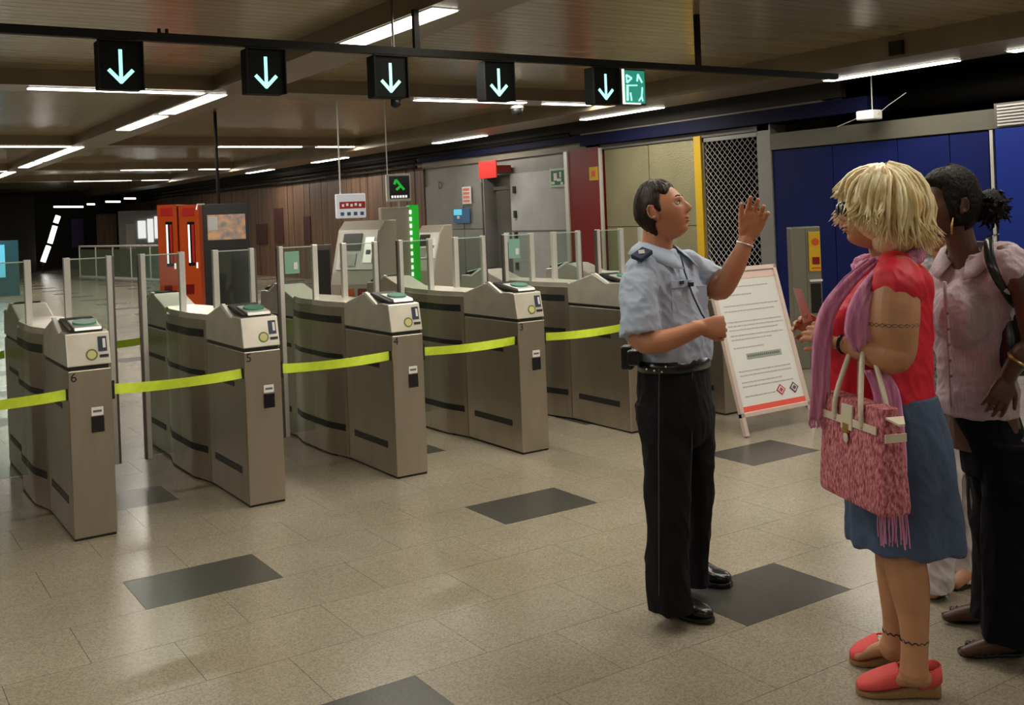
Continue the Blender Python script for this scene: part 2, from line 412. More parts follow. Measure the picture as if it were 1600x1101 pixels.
# blue booth
bb = struct(bobj('wall_blue', 'dark', None, (WX + .03, WX + 3, 7.02, 10.37, 0, 2.6)))
ed = [10.36, 9.3, 8.28, 7.55, 7.04]
for a, b in zip(ed, ed[1:]):
    bobj('blue_panel', 'blue', bb, (WX, WX + .03, b + .006, a - .006, .04, 2.385), bevel=.003)
bobj('header', 'headergrey', bb, (WX - .03, WX + .1, 6.9, 10.37, 2.4, 2.63))
bobj('edge_strip', 'alu', bb, (WX - .02, WX + .02, 6.98, 7.02, 0, 2.39))
b2 = struct(bobj('wall_blue_end', 'bluebright', None, (WX - .1, WX + 3, 4.4, 6.9, 0, 2.39)))
vent = struct(bobj('trim_vent', 'steel_dark', b2, (WX - .1, WX + .3, 4.4, 6.9, 2.4, 2.68)))
del vent['kind']; vent.name = 'vent'
for i in range(7):
    bobj('louvre', 'alu', vent, (WX - .13, WX - .1, 4.45, 6.85, 2.42 + i * .036, 2.42 + i * .036 + .02))
struct(bobj('wall_right_near', 'beige', None, (WX - .1, WX + .3, -7, 4.4, 0, ZC)))
bm = NB(); tube(bm, [(12.6, 4, 3.05), (12.6, 10.1, 3.05)], .2, 16); tag(obj('air_duct', bm, 'dark', smooth=True), 'dark round air duct in the gloom above the blue wall', 'duct')
# ================================================================ TICKET GATES
MT['edgehighlight'] = mat('edgehighlight', (.42, .52, .44), .3)  # pale green for the highlight painted on the glass leaves' top edges
def gate_outline():
    pts = []
    for s in (1, -1):
        ys = [i * .06 for i in range(41)]
        if s < 0: ys = ys[::-1]
        for y in ys:
            t = min(1, max(0, (1.2 - abs(y - 1.2) - .70) / .30)); t = t * t * (3 - 2 * t)
            pts.append((s * (.110 + .047 * t), y))
    return pts
def gw(y):
    t = min(1, max(0, (1.2 - abs(y - 1.2) - .70) / .30)); t = t * t * (3 - 2 * t); return .110 + .047 * t
FY = 5.92
def build_gate():
    t = thing('ticket_gate', '', 'ticket gate', (0, 0, 0), group='steel ticket gates in a line')
    bobj('plinth', 'black', t, (-.105, .105, .005, 2.395, 0, .014), (-.14, .14, .9, 1.5, 0, .014))
    for y0, y1, nm in ((0, .72, 'pedestal'), (1.68, 2.4, 'pedestal')):
        o = bobj(nm, 'steel', t, (-.110, .110, y0, y1, .012, .905), bevel=.006)
    bm = NB()
    ys = [.722 + i * (.956 / 24) for i in range(25)]
    pts = [(gw(y), y, .012) for y in ys] + [(-gw(y), y, .012) for y in ys[::-1]]
    prism(bm, pts, (0, 0, 1.035)); obj('middle_cabinet', bm, 'steel', t, smooth=False)
    bm = NB(); pts = [(gw(y) - .012, y, 1.047) for y in ys] + [(-gw(y) + .012, y, 1.047) for y in ys[::-1]]
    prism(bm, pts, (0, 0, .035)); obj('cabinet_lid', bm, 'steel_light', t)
    # heads at both ends
    def head(s, y):
        f = (lambda a: a) if s > 0 else (lambda a: 2.4 - a)
        prof = [(0.0, .925), (.035, 1.10), (.13, 1.105), (.20, 1.10), (.36, 1.155), (.42, 1.155), (.72, 1.075), (.72, .925)]
        bm = NB(); prism(bm, [(-.112, f(a), z) for a, z in prof], (.224, 0, 0))
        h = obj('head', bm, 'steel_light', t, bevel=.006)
        bobj('seam', 'black', h, (-.10, .10, min(f(.01), f(.72)), max(f(.01), f(.72)), .905, .926))
        # reader well with green plate
        bm = NB(); prism(bm, [(-.085, f(.06), 1.103), (-.085, f(.36), 1.150), (-.085, f(.33), 1.165), (-.085, f(.06), 1.118)], (.17, 0, 0)); obj('reader', bm, 'black', h)
        bm = NB(); prism(bm, [(-.06, f(.05), 1.110), (-.06, f(.26), 1.140), (-.06, f(.25), 1.158), (-.06, f(.06), 1.130)], (.14, 0, 0)); obj('reader_rim', bm, 'alu', h, bevel=.004)
        bm = NB()
        c = Vector((.01, f(.15), 1.142)); nrm = Vector((0, -.15 * s, 1)); disc(bm, c, nrm, .062, .012, 24); obj('reader_plate', bm, 'green', h)
        bm = NB(); prism(bm, [(-.116, f(.19), 1.095), (-.116, f(.36), 1.17), (-.116, f(.41), 1.165), (-.116, f(.23), 1.09)], (.02, 0, 0)); obj('lip', bm, 'white', h)
        return h
    h1 = head(1, 0); h2 = head(-1, 0)
    # front face marks (slanting plate from (0,.925) to (.035,1.10))
    def onf(x, k): return Vector((x, .035 * k, .925 + .175 * k))
    nrm = Vector((0, -.175, .035)).normalized()
    bm = NB(); disc(bm, onf(.015, .32), nrm, .031, .002, 24); o = obj('badge', bm, 'badgegreen', h1)
    bm = NB(); disc(bm, onf(.015, .32) + nrm * .001, nrm, .023, .002, 20); obj('badge_centre', bm, 'badgeyellow', h1)
    upv = Vector((0, .035, .175)).normalized()
    def plate(nm, m, x0, x1, k0, k1, e=.002):
        bm = NB(); prism(bm, [onf(x0, k0) + nrm * .0002, onf(x1, k0) + nrm * .0002, onf(x1, k1) + nrm * .0002, onf(x0, k1) + nrm * .0002], nrm * e); return obj(nm, bm, m, h1)
    plate('ticket_slot', 'slotblue', .05, .095, .40, .85, .004)
    plate('slot_symbol', 'white', .074, .088, .50, .78, .006)
    plate('slot_mouth', 'black', .055, .10, .22, .30, .006)
    # side strips
    for nm, z0, z1, ya, yb, st in (('rubber_strip', .18, .222, .12, .62, 1), ('rubber_strip', .685, .715, .20, .66, 1), ('rubber_strip', .19, .235, .76, 1.64, 6), ('rubber_strip', .685, .72, .76, 1.64, 6), ('rubber_strip', .935, .985, .76, 1.64, 6), ('rubber_strip', .18, .222, 1.78, 2.28, 1), ('rubber_strip', .685, .715, 1.74, 2.2, 1)):
        for s in (1, -1):
            bm = NB(); N = 1 if st == 1 else 16
            for k in range(N):
                a, b = ya + (yb - ya) * k / N, ya + (yb - ya) * (k + 1) / N
                wa, wb = gw(a), gw(b)
                prism(bm, [(s * (wa - .004), a, z0), (s * (wb - .004), b, z0), (s * (wb - .004), b, z1), (s * (wa - .004), a, z1)], (s * .007, 0, 0))
            obj(nm, bm, 'black', t)
    # vertical seams in the curved part
    # front face labels
    bobj('notice', 'white', t, (.0, .06, -.002, 0, .655, .70))
    bobj('notice_print', 'ink', t, (.008, .052, -.0028, -.0015, .672, .684))
    bobj('ticket_reader', 'blackgloss', t, (-.003, .063, -.006, 0, .565, .65), bevel=.002)
    bobj('tape_holder', 'black', t, (.109, .125, .01, .06, .73, .83)); bobj('tape_holder', 'black', t, (-.118, -.109, .02, .05, .75, .81))
    bobj('tape_holder', 'black', t, (.109, .125, 2.34, 2.39, .73, .83))
    # glass leaves
    for s in (1, -1):
        xa, xb = s * .115, s * .372
        lf = bobj('glass_leaf', 'glass', t, (min(xa, xb), max(xa, xb), 1.195, 1.205, .14, 1.465))
        bobj('leaf_post', 'alu', lf, (xa - .02, xa + .02, 1.18, 1.22, 1.07, 1.48), bevel=.004)
        bobj('edge_post', 'alu', lf, (xb - .016, xb + .016, 1.18, 1.222, .12, 1.48), bevel=.004)
        bobj('glass_edge_highlight', 'edgehighlight', lf, (min(xa, xb), max(xa, xb), 1.194, 1.206, 1.465, 1.472))  # pale strip standing in for the bright highlight along the pane's top
        bobj('edge_seal', 'steel_dark', lf, (min(xb + s * .016, xb + s * .03), max(xb + s * .016, xb + s * .03), 1.185, 1.215, .12, 1.475))
    return t
MT['badgegreen'] = mat('badgegreen', (.10, .16, .04), .4)
MT['badgeyellow'] = mat('badgeyellow', (.55, .52, .20), .4)
MT['slotblue'] = mat('slotblue', (.03, .04, .07), .35)
GX = [.183 + .957 * i for i in range(7)]
proto = build_gate(); gates = []
for i, x in enumerate(GX):
    num = 7 - i
    t = proto if i == 0 else dup(proto, (x, FY, 0)); t.location = (x, FY, 0); gates.append(t)
    t['label'] = {7: 'steel ticket gate cut off by the picture edge, left of the gate numbered 6', 6: 'steel ticket gate numbered 6, nearest whole one of the line', 5: 'steel ticket gate numbered 5, in front of the orange machines', 4: 'steel ticket gate numbered 4 with white notice on its front', 3: 'steel ticket gate numbered 3, in the middle of the line', 2: 'steel ticket gate partly behind the guard, beyond gate 3', 1: 'last steel ticket gate, between guard and notice board'}[num]
    if 3 <= num <= 6:
        text('gate_number', str(num), .07, 'black', t, facing(0, -1, (-.083, -.001, .868)))
# stickers on two leaves
for i, s in ((3, -1), (5, -1)):
    t = gates[i]; st = bobj('green_sticker', MT.setdefault('sticker', mat('sticker', (.22, .42, .32), .5)), t, (s * .29 - .055, s * .29 + .055, 1.188, 1.192, 1.28, 1.44))
    bobj('sticker_print', 'white', t, (s * .29 + .01, s * .29 + .04, 1.185, 1.188, 1.31, 1.36))
# tapes across the passages
def tape(x0, x1, y, z, label, wob=.006, hgt=.055):
    bm = NB(); N = 14; rows = []
    for k in range(N + 1):
        u = k / N; x = x0 + (x1 - x0) * u; sag = -.012 * 4 * u * (1 - u); tw = wob * math.sin(u * 7 + x0)
        rows.append([bm.verts.new((x, y + a * tw + b * .0012, z + sag + (a * hgt / 2))) for a, b in ((-1, -1), (1, -1), (1, 1), (-1, 1))])
    for a, b in zip(rows, rows[1:]):
        for j in range(4): bm.faces.new((a[j], a[(j + 1) % 4], b[(j + 1) % 4], b[j]))
    bm.faces.new(rows[0]); bm.faces.new(rows[-1][::-1])
    tag(obj('barrier_tape', bm, 'tape', smooth=False), label, 'tape', 'yellow barrier tapes across the gate passages')
nms = {0: 'cut off by the picture edge', 1: 'between gates six and five', 2: 'between gates five and four', 3: 'between gates four and three', 4: 'between gate three and the gate behind the guard', 5: 'hidden behind the guard beside the last gate'}
for i in range(6):
    if i < 5: tape(GX[i] + .127, GX[i + 1] - .119, FY + .035, .78, 'near yellow barrier tape ' + nms[i])
    if i < 4: tape(GX[i] + .127, GX[i + 1] - .119, FY + 2.365, .78, 'far yellow barrier tape seen through the glass ' + nms[i], .003)

# ================================================================ OVERHEAD SIGNS
rl = thing('sign_rail', 'long black rail carrying the arrow signs below the ceiling', 'rail', (0, 6.95, 2.895))
bobj('beam', 'rail', rl, (-3, 8.55, -.03, .03, -.028, .028))
for x, z in ((3.76, ZL), (6.66, ZC), (-1.5, ZC)):
    bobj('hanger', 'rail', rl, (x - .022, x + .022, -.02, .02, .028, z - 2.895))
for x in (1.85, 1.9):
    bm = NB(); tube(bm, [(x, 0, .03), (x, 0, .06)], .012, 8); obj('bolt', bm, 'rail', rl)
AL = ['leftmost green arrow sign, above the passage beside gate 6', 'second green arrow sign from the left, above gate 5 and gate 4', 'middle green arrow sign of the five, with a camera dome below', 'green arrow sign just left of the last pair on the rail', 'green arrow sign directly beside the pedestrian pictogram sign']
def arrow_mesh(bm, y):
    def bar(a, b, wd):
        a, b = Vector(a), Vector(b); d = (b - a).normalized(); s = Vector((-d.y, d.x)) * wd / 2
        prism(bm, [(p.x, y, p.y) for p in (a + s, a - s, b - s, b + s)], (0, -.004, 0))
    bar((0, .10), (0, -.095), .022); bar((-.075, -.03), (.004, -.112), .024); bar((.075, -.03), (-.004, -.112), .024)
for i, x in enumerate((1.585, 2.545, 3.50, 4.45, 5.525)):
    t = thing('arrow_sign', AL[i], 'sign', (x, 6.95, 2.695), group='green arrow signs over the gates')
    bobj('case', 'signblack', t, (-.135, .135, -.06, .06, -.155, .155), bevel=.006)
    bobj('visor', 'rail', t, (-.14, .14, -.085, -.06, .150, .158), (-.14, -.132, -.085, -.06, -.155, .155), (.132, .14, -.085, -.06, -.155, .155))
    bobj('bracket', 'rail', t, (-.06, .06, -.02, .02, .155, .172))
    bm = NB(); arrow_mesh(bm, -.060); obj('arrow', bm, 'arrow', t)
t = thing('pedestrian_sign', 'green lit pictogram sign with walking figures at the end of the arrow row', 'sign', (5.84, 6.95, 2.695))
bobj('case', 'black', t, (-.13, .13, -.06, .06, -.155, .155), bevel=.006)
MT['teal'] = mat('teal', (.01, .30, .22), .4, emit=.55)
bobj('lit_face', 'teal', t, (-.115, .115, -.064, -.06, -.14, .14))
bobj('edge_strip', 'litwhite', t, (-.135, -.115, -.07, -.058, -.15, .15), (-.12, .06, -.07, -.06, -.15, -.138))
bm = NB()
def pb(pts, wd):
    for a, b in zip(pts, pts[1:]):
        a, b = Vector(a), Vector(b); d = (b - a).normalized(); s = Vector((-d.y, d.x)) * wd / 2
        prism(bm, [(p.x, -.064, p.y) for p in (a + s, a - s, b - s, b + s)], (0, -.003, 0))
pb([(-.09, .10), (-.03, .075), (-.085, .035)], .016); pb([(-.09, .1), (-.085, .035)], .012)
pb([(-.08, .015), (-.085, -.12)], .022); pb([(-.05, -.05), (-.04, -.12)], .014); pb([(-.09, .01), (.03, .015)], .010)
pb([(.03, .05), (.04, .11), (.085, .04)], .016); pb([(.085, 0), (.075, -.08), (.085, -.12)], .014); pb([(.075, -.08), (.04, -.12)], .012)
obj('pictogram', bm, 'arrow', t)
# domes / cameras
for px_, py_, lab in ((618, 160, 'small dome camera hanging below the middle arrow sign'), (808, 172, 'dark camera under the crosswise lamps near the fourth arrow sign')):
    p = ony(px_, py_, 7.2 if px_ < 700 else 12.4)
    t = thing('dome_camera', lab, 'camera', p)
    bm = NB(); bmesh.ops.create_icosphere(bm, subdivisions=2, radius=.045 if px_ < 700 else .09); obj('dome', bm, 'black', t, smooth=True)
    bm = NB(); tube(bm, [(0, 0, .02), (0, 0, .06)], .05 if px_ < 700 else .1, 12); obj('mount', bm, 'greydark', t)
    bm = NB(); tube(bm, [(0, 0, .06), (0, 0, (ZC if px_ < 700 else ZL) - p.z)], .010, 8); obj('stem', bm, 'greydark', t)
# emergency lamp on rods
ps = onx(1358, 180, 11.0)
t = thing('ceiling_speaker', 'white box fixture hung on thin rods above the blue wall', 'fixture', ps)
bobj('case', 'white', t, (-.10, .10, -.13, .13, -.06, .06), bevel=.02)
bm = NB(); tube(bm, [(0, -.05, .05), (-.1, -.13, 3.25 - ps.z)], .008, 6); tube(bm, [(0, .1, .0), (0, .5, -.1)], .006, 6); tube(bm, [(0, -.12, 0), (0, -.3, .1), (0, -.55, .22)], .005, 6)
obj('rod', bm, 'alu', t)

# ================================================================ WALL SIGNS
def board(name, label, px0, px1, py0, py1, m, cat='sign', X=WX - .02):
    a = onx(px0, py0, X); b = onx(px1, py1, X); z1 = a.z; z0 = b.z
    t = thing(name, label, cat, (X, b.y, z0)); wy = a.y - b.y; hz = z1 - z0
    bobj('plate', m, t, (-.02, 0, 0, wy, 0, hz)); return t, wy, hz
t, wy, hz = board('exit_sign', 'green and white running figure exit sign on the grey door', 860, 887, 264, 291, 'exitpale', X=WX - .03)
bobj('lit_frame', 'exitgreen', t, (-.024, -.02, .04, wy - .04, .04, hz - .04))
bm = NB()
for (y0, y1, z0, z1) in ((.55, .75, .35, .75), (.3, .55, .3, .45), (.3, .4, .5, .8), (.7, .9, .15, .3), (.2, .35, .12, .25)):
    box(bm, -.028, -.024, wy * y0, wy * y1, hz * z0, hz * z1)
obj('figure', bm, 'white', t)
t, wy, hz = board('red_exit_sign', 'small red hooded sign above the grey doorway', 749, 777, 253, 277, 'redsign', X=WX - .35)
bobj('hood', 'red', t, (0, .33, 0, wy, hz * .3, hz * .7))
t, wy, hz = board('wall_notice', 'pink and white printed notice on the grey wall', 723, 737, 292, 318, 'white', 'notice')
for i in range(4): bobj('print', mat('salmon', (.7, .22, .16), .5) if i == 0 else bpy.data.materials['salmon'], t, (-.024, -.02, .04, wy - .04, hz * (.1 + .22 * i), hz * (.24 + .22 * i)))
t, wy, hz = board('blue_notice', 'small blue and turquoise sticker below the pink notice', 709, 735, 326, 348, MT.setdefault('lblue', mat('lblue', (.05, .14, .30), .5)), 'notice')
bobj('print', 'cyan', t, (-.024, -.02, wy * .45, wy * .95, hz * .55, hz * .95)); bobj('print', 'white', t, (-.026, -.02, wy * .6, wy * .75, hz * .3, hz * .5))
ci = struct(thing('hydrant_mark', '', '', (WX, 0, 0))) if False else None
p = onx(688, 290, WX + .015)
text_o = text('wall_letter', 'D', .24, 'black', None, facing(-1, 0, (p.x, p.y, p.z))); tag(text_o, 'black letter D painted on the grey steel wall', 'lettering')
p = onx(738, 300, WX - .0)

# ================================================================ THINGS BEHIND THE GATES
def dirv(px_): r = ray(px_, 340); return Vector((r.x, r.y, 0)).normalized()
# ticket machine
def ticket_machine(px0, px1, top, d, label, red=True):
    a, b = at(px0, top, d), at(px1, top, d); c = (a + b) / 2; wd = (b - a).length * .88; ht = c.z
    rz = math.atan2((b - a).y, (b - a).x) - math.radians(24)
    t = thing('ticket_machine', label, 'machine', (c.x, c.y, 0), rz)
    s = wd / 2
    prof = [(-.0, 0), (-.0, .85), (.04, 1.0), (.22, ht * .93), (.36, ht), (.62, ht), (.62, 0)]
    bm = NB(); prism(bm, [(-s, y - .25, z) for y, z in prof], (2 * s, 0, 0)); obj('cabinet', bm, 'greylight2', t, bevel=.01)
    def slanted(nm, m, x0, x1, k0, k1, e=.012, par=t):
        P0, P1 = Vector((0, .04 - .25, 1.0)), Vector((0, .22 - .25, ht * .93)); d_ = P1 - P0; nr = Vector((0, -d_.z, d_.y)).normalized()
        bm = NB(); q = [P0 + d_ * k0 + Vector((x0, 0, 0)), P0 + d_ * k0 + Vector((x1, 0, 0)), P0 + d_ * k1 + Vector((x1, 0, 0)), P0 + d_ * k1 + Vector((x0, 0, 0))]
        prism(bm, [v + nr * .001 for v in q], nr * e); return obj(nm, bm, m, par)
    f = slanted('fascia', 'white', -s * .8, s * .95, .05, .98, .02)
    slanted('screen', 'black', -s * .62, s * .25, .5, .9, .03); slanted('keypad', 'steel_dark', -s * .62, s * .1, .12, .42, .03)
    slanted('card_reader', 'alu', s * .45, s * .85, .2, .8, .03); slanted('card_slot', 'ink', s * .55, s * .75, .4, .5, .036)
    if red:
        bobj('red_panel', 'orange', t, (-s * .5, s * .1, -.262, -.25, .55, .80)); bobj('red_panel', 'red', t, (s * .3, s * .8, -.262, -.25, .5, .80))
    bobj('delivery_tray', 'black', t, (-s * .4, s * .4, -.256, -.25, .3, .45))
    return t
MT['greylight2'] = mat('greylight2', (.42, .39, .32), .45, .2)
tm = ticket_machine(519, 606, 345, 13.0, 'grey ticket machine with slanted screen and red panels, under the hanging sign')
ticket_machine(648, 694, 352, 15.6, 'smaller ticket machine beyond the green lit totem', False)
# totem with green light edge
a, b = at(592, 322, 13.6), at(652, 320, 13.6)
c = (a + b) / 2; rz = math.atan2((b - a).y, (b - a).x) + math.radians(20)
t = thing('light_totem', 'tall grey totem with a green lit edge dotted in white', 'totem', (c.x, c.y, 0), rz)
bobj('body', 'greylight2', t, (-.25, .13, -.08, .08, 0, c.z - .02), bevel=.01)
bobj('green_face', 'ledgreen', t, (.13, .25, -.085, .08, .1, c.z))
bm = NB()
for i in range(17): box(bm, .125, .150, -.10, -.085, .25 + i * .09, .25 + i * .09 + .05)
obj('light_dots', bm, 'ledwhite', t)
# green hanging sign
c = at(622, 293, 13.2)
t = thing('hanging_green_sign', 'green lit sign with pictogram in a white frame above the totem', 'sign', (c.x, c.y, c.z), math.radians(-20))
bobj('frame', 'white', t, (-.155, .155, -.04, .04, -.175, .17), bevel=.01); bobj('face', 'blackgloss', t, (-.115, .14, -.045, -.04, -.14, .145))
bm = NB(); 
for q in (((-.03, .10), (.03, .02), (.07, -.03)), ((.03, .02), (-.03, -.03)), ((-.03, .10), (-.05, .04))):
    for aa, bb_ in zip(q, q[1:]): tube(bm, [(aa[0], -.047, aa[1]), (bb_[0], -.047, bb_[1])], .018, 6)
obj('pictogram', bm, 'signgreen', t)
bm = NB()
for k in range(6): box(bm, -.095 + k * .035, -.07 + k * .035, -.049, -.045, -.13, -.10)
obj('lettering', bm, 'litwhite', t)
bm = NB(); tube(bm, [(-.13, 0, .16), (-.13, 0, ZC - c.z)], .008, 6); tube(bm, [(0, 0, -.17), (0, 0, -.26)], .012, 6); obj('rod', bm, 'alu', t)
# red and white hanging sign
c = at(547, 321, 13.6)
t = thing('hanging_red_sign', 'white sign with a red band hung above the ticket machine', 'sign', (c.x, c.y, c.z), math.radians(-20))
bobj('case', 'litwhite2', t, (-.2, .2, -.05, .05, -.16, .16), bevel=.01) if False else None
MT['litwhite2'] = mat('litwhite2', (.75, .78, .85), .4, emit=.25)
bobj('case', 'litwhite2', t, (-.19, .2, -.05, .05, -.165, .155), bevel=.015)
bobj('red_band', 'redsign', t, (-.14, .195, -.056, -.05, -.04, .05))
bm = NB()
for k in range(5): box(bm, -.11 + k * .055, -.08 + k * .055, -.06, -.055, -.015 + .01 * (k % 2), .02 + .01 * (k % 2))
obj('band_print', bm, 'litwhite2', t)
for k in range(4): bobj('blue_symbol', 'lblue', t, (-.13 + k * .085, -.085 + k * .085, -.056, -.05, -.13, -.085))
bm = NB(); tube(bm, [(-.12, 0, .15), (-.12, 0, ZC - c.z)], .011, 6); obj('rod', bm, 'white', t)
# dark cabinet and black display column
a, b = at(490, 385, 14.2), at(518, 385, 14.2)
t = thing('dark_cabinet', 'narrow dark cabinet left of the grey ticket machine', 'cabinet', ((a.x + b.x) / 2, (a.y + b.y) / 2, 0), math.radians(-25))
bobj('body', 'greydark', t, (-.12, .12, -.1, .1, 0, 1.32), bevel=.01); bobj('door', 'dark', t, (-.09, .09, -.108, -.1, .1, 1.25))
c = at(352, 318, 16)
t = thing('display_column', 'black advertising column with a lit picture screen', 'display', (c.x, c.y, 0), math.radians(-20))
bobj('body', 'black', t, (-.34, .34, -.12, .12, .02, c.z), bevel=.01); bobj('base', 'greydark', t, (-.3, .3, -.2, .2, 0, .05))
z0, z1 = at(352, 374, 16).z, at(352, 335, 16).z
MT['picture'] = mat('picture', (.55, .30, .16), .4, emit=.12, var=.9, vscale=9, c2=(.12, .16, .2))
bobj('screen', 'picture', t, (-.27, .29, -.128, -.12, z0, z1))
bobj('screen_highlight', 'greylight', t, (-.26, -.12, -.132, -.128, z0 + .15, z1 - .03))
bm = NB(); tube(bm, [(-.1, 0, c.z), (-.1, 0, ZC)], .025, 8); obj('hanger', bm, 'rail', t)
bm = NB(); tube(bm, [(-.3, -.12, c.z), (-.4, -.16, c.z + .0), (-.42, -.17, c.z - .08)], .012, 6); obj('lamp_arm', bm, 'alu', t)
# orange machines
for i, (x0, x1, lab) in enumerate(((253, 284, 'bright orange tall vending machine with red strips, the one farther from the display column'), (286, 318, 'bright orange tall vending machine with red strips, next to the black display column'))):
    a, b = at(x0, 320, 18.6), at(x1, 320, 18.6); c = (a + b) / 2
    t = thing('vending_machine', lab, 'machine', (c.x, c.y, 0), math.atan2((b - a).y, (b - a).x), group='orange vending machines')
    s = (b - a).length / 2 * .98; H_ = c.z
    bobj('cabinet', 'orange', t, (-s, s, -.3, .3, .04, H_), bevel=.015); bobj('plinth', 'dark', t, (-s + .02, s - .02, -.28, .28, 0, .05))
    bobj('window', 'blackgloss', t, (-s * .15, s * .55, -.31, -.3, .95, H_ - .3)); bobj('light_strip', 'litwhite', t, (-s * .1, s * .08, -.315, -.31, 1.0, H_ - .35))
    bobj('red_strip', 'redsign', t, (s * .25, s * .5, -.315, -.31, 1.0, H_ - .35)); bobj('dispensing_flap', 'red', t, (-s * .5, s * .3, -.31, -.3, .45, .62))
    bobj('header', 'redsign', t, (-s * .6, s * .6, -.31, -.3, H_ - .2, H_ - .06))
    bobj('coin_slot', 'litwhite', t, (s * .6, s * .75, -.31, -.3, .9, 1.0))
# green glass balustrade around the far stairwell
P0, P1, P2 = Vector((6.95, 37, 0)), Vector((8.2, 30.5, 0)), Vector((7.7, 24.5, 0))
t = thing('stair_balustrade', 'greenish glass balustrade with metal rails around the far stairwell', 'balustrade', P0)
MT['greenglass'] = mat('greenglass', (.10, .13, .08), .2, alpha=.75)
for a, b, n_ in ((P0, P1, 5), (P1, P2, 6)):
    for k in range(n_):
        u, v_ = a + (b - a) * (k / n_) - P0, a + (b - a) * ((k + .94) / n_) - P0
        bm = NB(); prism(bm, [(u.x, u.y, .12), (v_.x, v_.y, .12), (v_.x, v_.y, 1.0), (u.x, u.y, 1.0)], (.02, 0, 0)); obj('glass_panel', bm, 'greenglass', t)
        bm = NB(); tube(bm, [(u.x, u.y, 0), (u.x, u.y, 1.1)], .025, 6); obj('post', bm, 'alu', t)
bm = NB(); tube(bm, [P0 - P0 + Vector((0, 0, 1.1)), P1 - P0 + Vector((0, 0, 1.1)), P2 - P0 + Vector((0, 0, 1.1))], .03, 8); obj('handrail', bm, 'alu', t)
bm = NB(); tube(bm, [Vector((0, 0, .08)), P1 - P0 + Vector((0, 0, .08)), P2 - P0 + Vector((0, 0, .08))], .06, 6); obj('kerb', bm, 'greylight', t)
# far end: stair opening, door, shop front
def farpanel(nm, m, px0, px1, py0, py1, Y=49.9, th=.1):
    a, b = ony(px0, py0, Y), ony(px1, py1, Y); return bobj(nm, m, None, (a.x, b.x, Y - th, Y, max(0, b.z), a.z))
struct(farpanel('door_3', 'purple', 110, 131, 342, 386))
tag(farpanel('timber_screen', 'wood', 150, 184, 335, 420, 45), 'brown timber screen beside the bright shop front far behind the gates', 'screen')
sf = farpanel('shop_front', 'greylight', 184, 252, 330, 428, 44); tag(sf, 'pale lit shop front at the far end left of the orange machines', 'shop')
for k, (a, b, y0, y1, m) in enumerate(((196, 212, 350, 395, 'white'), (215, 228, 345, 372, 'litwhite'), (230, 240, 342, 378, 'litwhite'), (241, 250, 338, 372, 'litwhite'), (200, 232, 400, 424, 'grey'), (236, 250, 398, 424, 'red'))):
    p, q = ony(a, y0, 43.9), ony(b, y1, 43.9); o = bobj('shop_window', m, sf, (p.x, q.x, 43.85, 43.9, max(.02, q.z), p.z))
t = thing('stair_lights', 'line of bright lamps going down the far stairwell', 'lamp', ony(80, 372, 45.36))
base = t.location.copy()
for (a, b) in (((91, 337), (87, 348)), ((86, 353), (78, 380)), ((76, 384), (67, 409))):
    p, q = ony(*a, 45.4) - base, ony(*b, 45.4) - base
    bm = NB(); tube(bm, [p, q], .10, 8); obj('lamp_tube', bm, 'farlamp', t)
q = ony(67, 409, 45.4) - base; bm = NB(); tube(bm, [q, (q.x, q.y, -base.z)], .04, 6); obj('support', bm, 'dark', t)
t = thing('light_cluster', 'row of small bright lamps just under the ceiling at the far end', 'lamp', ony(160, 318, 40)); base = t.location.copy()
for (x0, x1, y) in ((84, 130, 323), (136, 148, 319), (165, 188, 315), (194, 212, 310)):
    p, q = ony(x0, y, 40) - base, ony(x1, y, 40) - base; bm = NB(); tube(bm, [p, q], .035, 6); obj('lamp_tube', bm, 'farlamp', t)
    bm = NB(); tube(bm, [(p + q) / 2, Vector(((p + q) / 2).xy.to_tuple() + (ZC - base.z,))], .01, 5); obj('hanger', bm, 'rail', t)
cl = struct(bobj('wall_far_recess', 'dark', None, (-8, 6.9, 45.5, 46, 0, 3.1)))
t = thing('lit_poster', 'cyan lit poster box at the picture edge far behind the gates', 'poster', ony(6, 420, 30)); t.location.z = 0
bobj('frame', MT.setdefault('tealdark', mat('tealdark', (.01, .10, .14), .4)), t, (-.5, .35, -.1, .1, 0, 1.45)); bobj('face', 'cyan', t, (-.5, .02, -.13, -.1, .5, 1.35))

# ================================================================ NOTICE BOARD (A-frame)
bx0, bx1, by = 5.35, 6.07, 5.26
slope = .29 / 1.03
t = thing('notice_board', 'white A-frame notice board with red base strip standing beside the guard', 'sign', ((bx0 + bx1) / 2, by, 0))
W2 = (bx1 - bx0) / 2
MB_ = Matrix.Translation((0, 0, 0)) @ Matrix.Rotation(-math.atan(slope), 4, 'X')
Ls = 1.03 / math.cos(math.atan(slope))
def nb(nm, m, x0, x1, z0, z1, y0=-.006, y1=0, par=t, bevel=0):
    bm = NB(); box(bm, x0, x1, y0, y1, z0, z1, MB_); return obj(nm, bm, m, par, bevel=bevel)
zb, zt = .135, .135 + 1.09
nb('panel', 'paper', -W2 + .02, W2 - .02, zb + .02, zt - .02, 0, .012)
MT['pinkframe'] = mat('pinkframe', (.62, .50, .45), .4, .3)
for nm, a in (('frame_side', (-W2, -W2 + .035, zb - .13, zt)), ('frame_side', (W2 - .035, W2, zb - .13, zt)), ('frame_top', (-W2, W2, zt - .035, zt)), ('frame_bottom', (-W2, W2, zb, zb + .035))):
    nb(nm, 'pinkframe', *a, -.014, .02, bevel=.004)
nb('red_strip', mat('redstrip', (.72, .09, .06), .5), -W2 + .035, W2 - .035, zb + .035, zb + .075, -.004, 0)
nb('header_band', mat('pinkband', (.68, .50, .46), .5), -W2 + .035, W2 - .035, zt - .09, zt - .045, -.003, 0)
bm = NB(); rnd = random.Random(3)
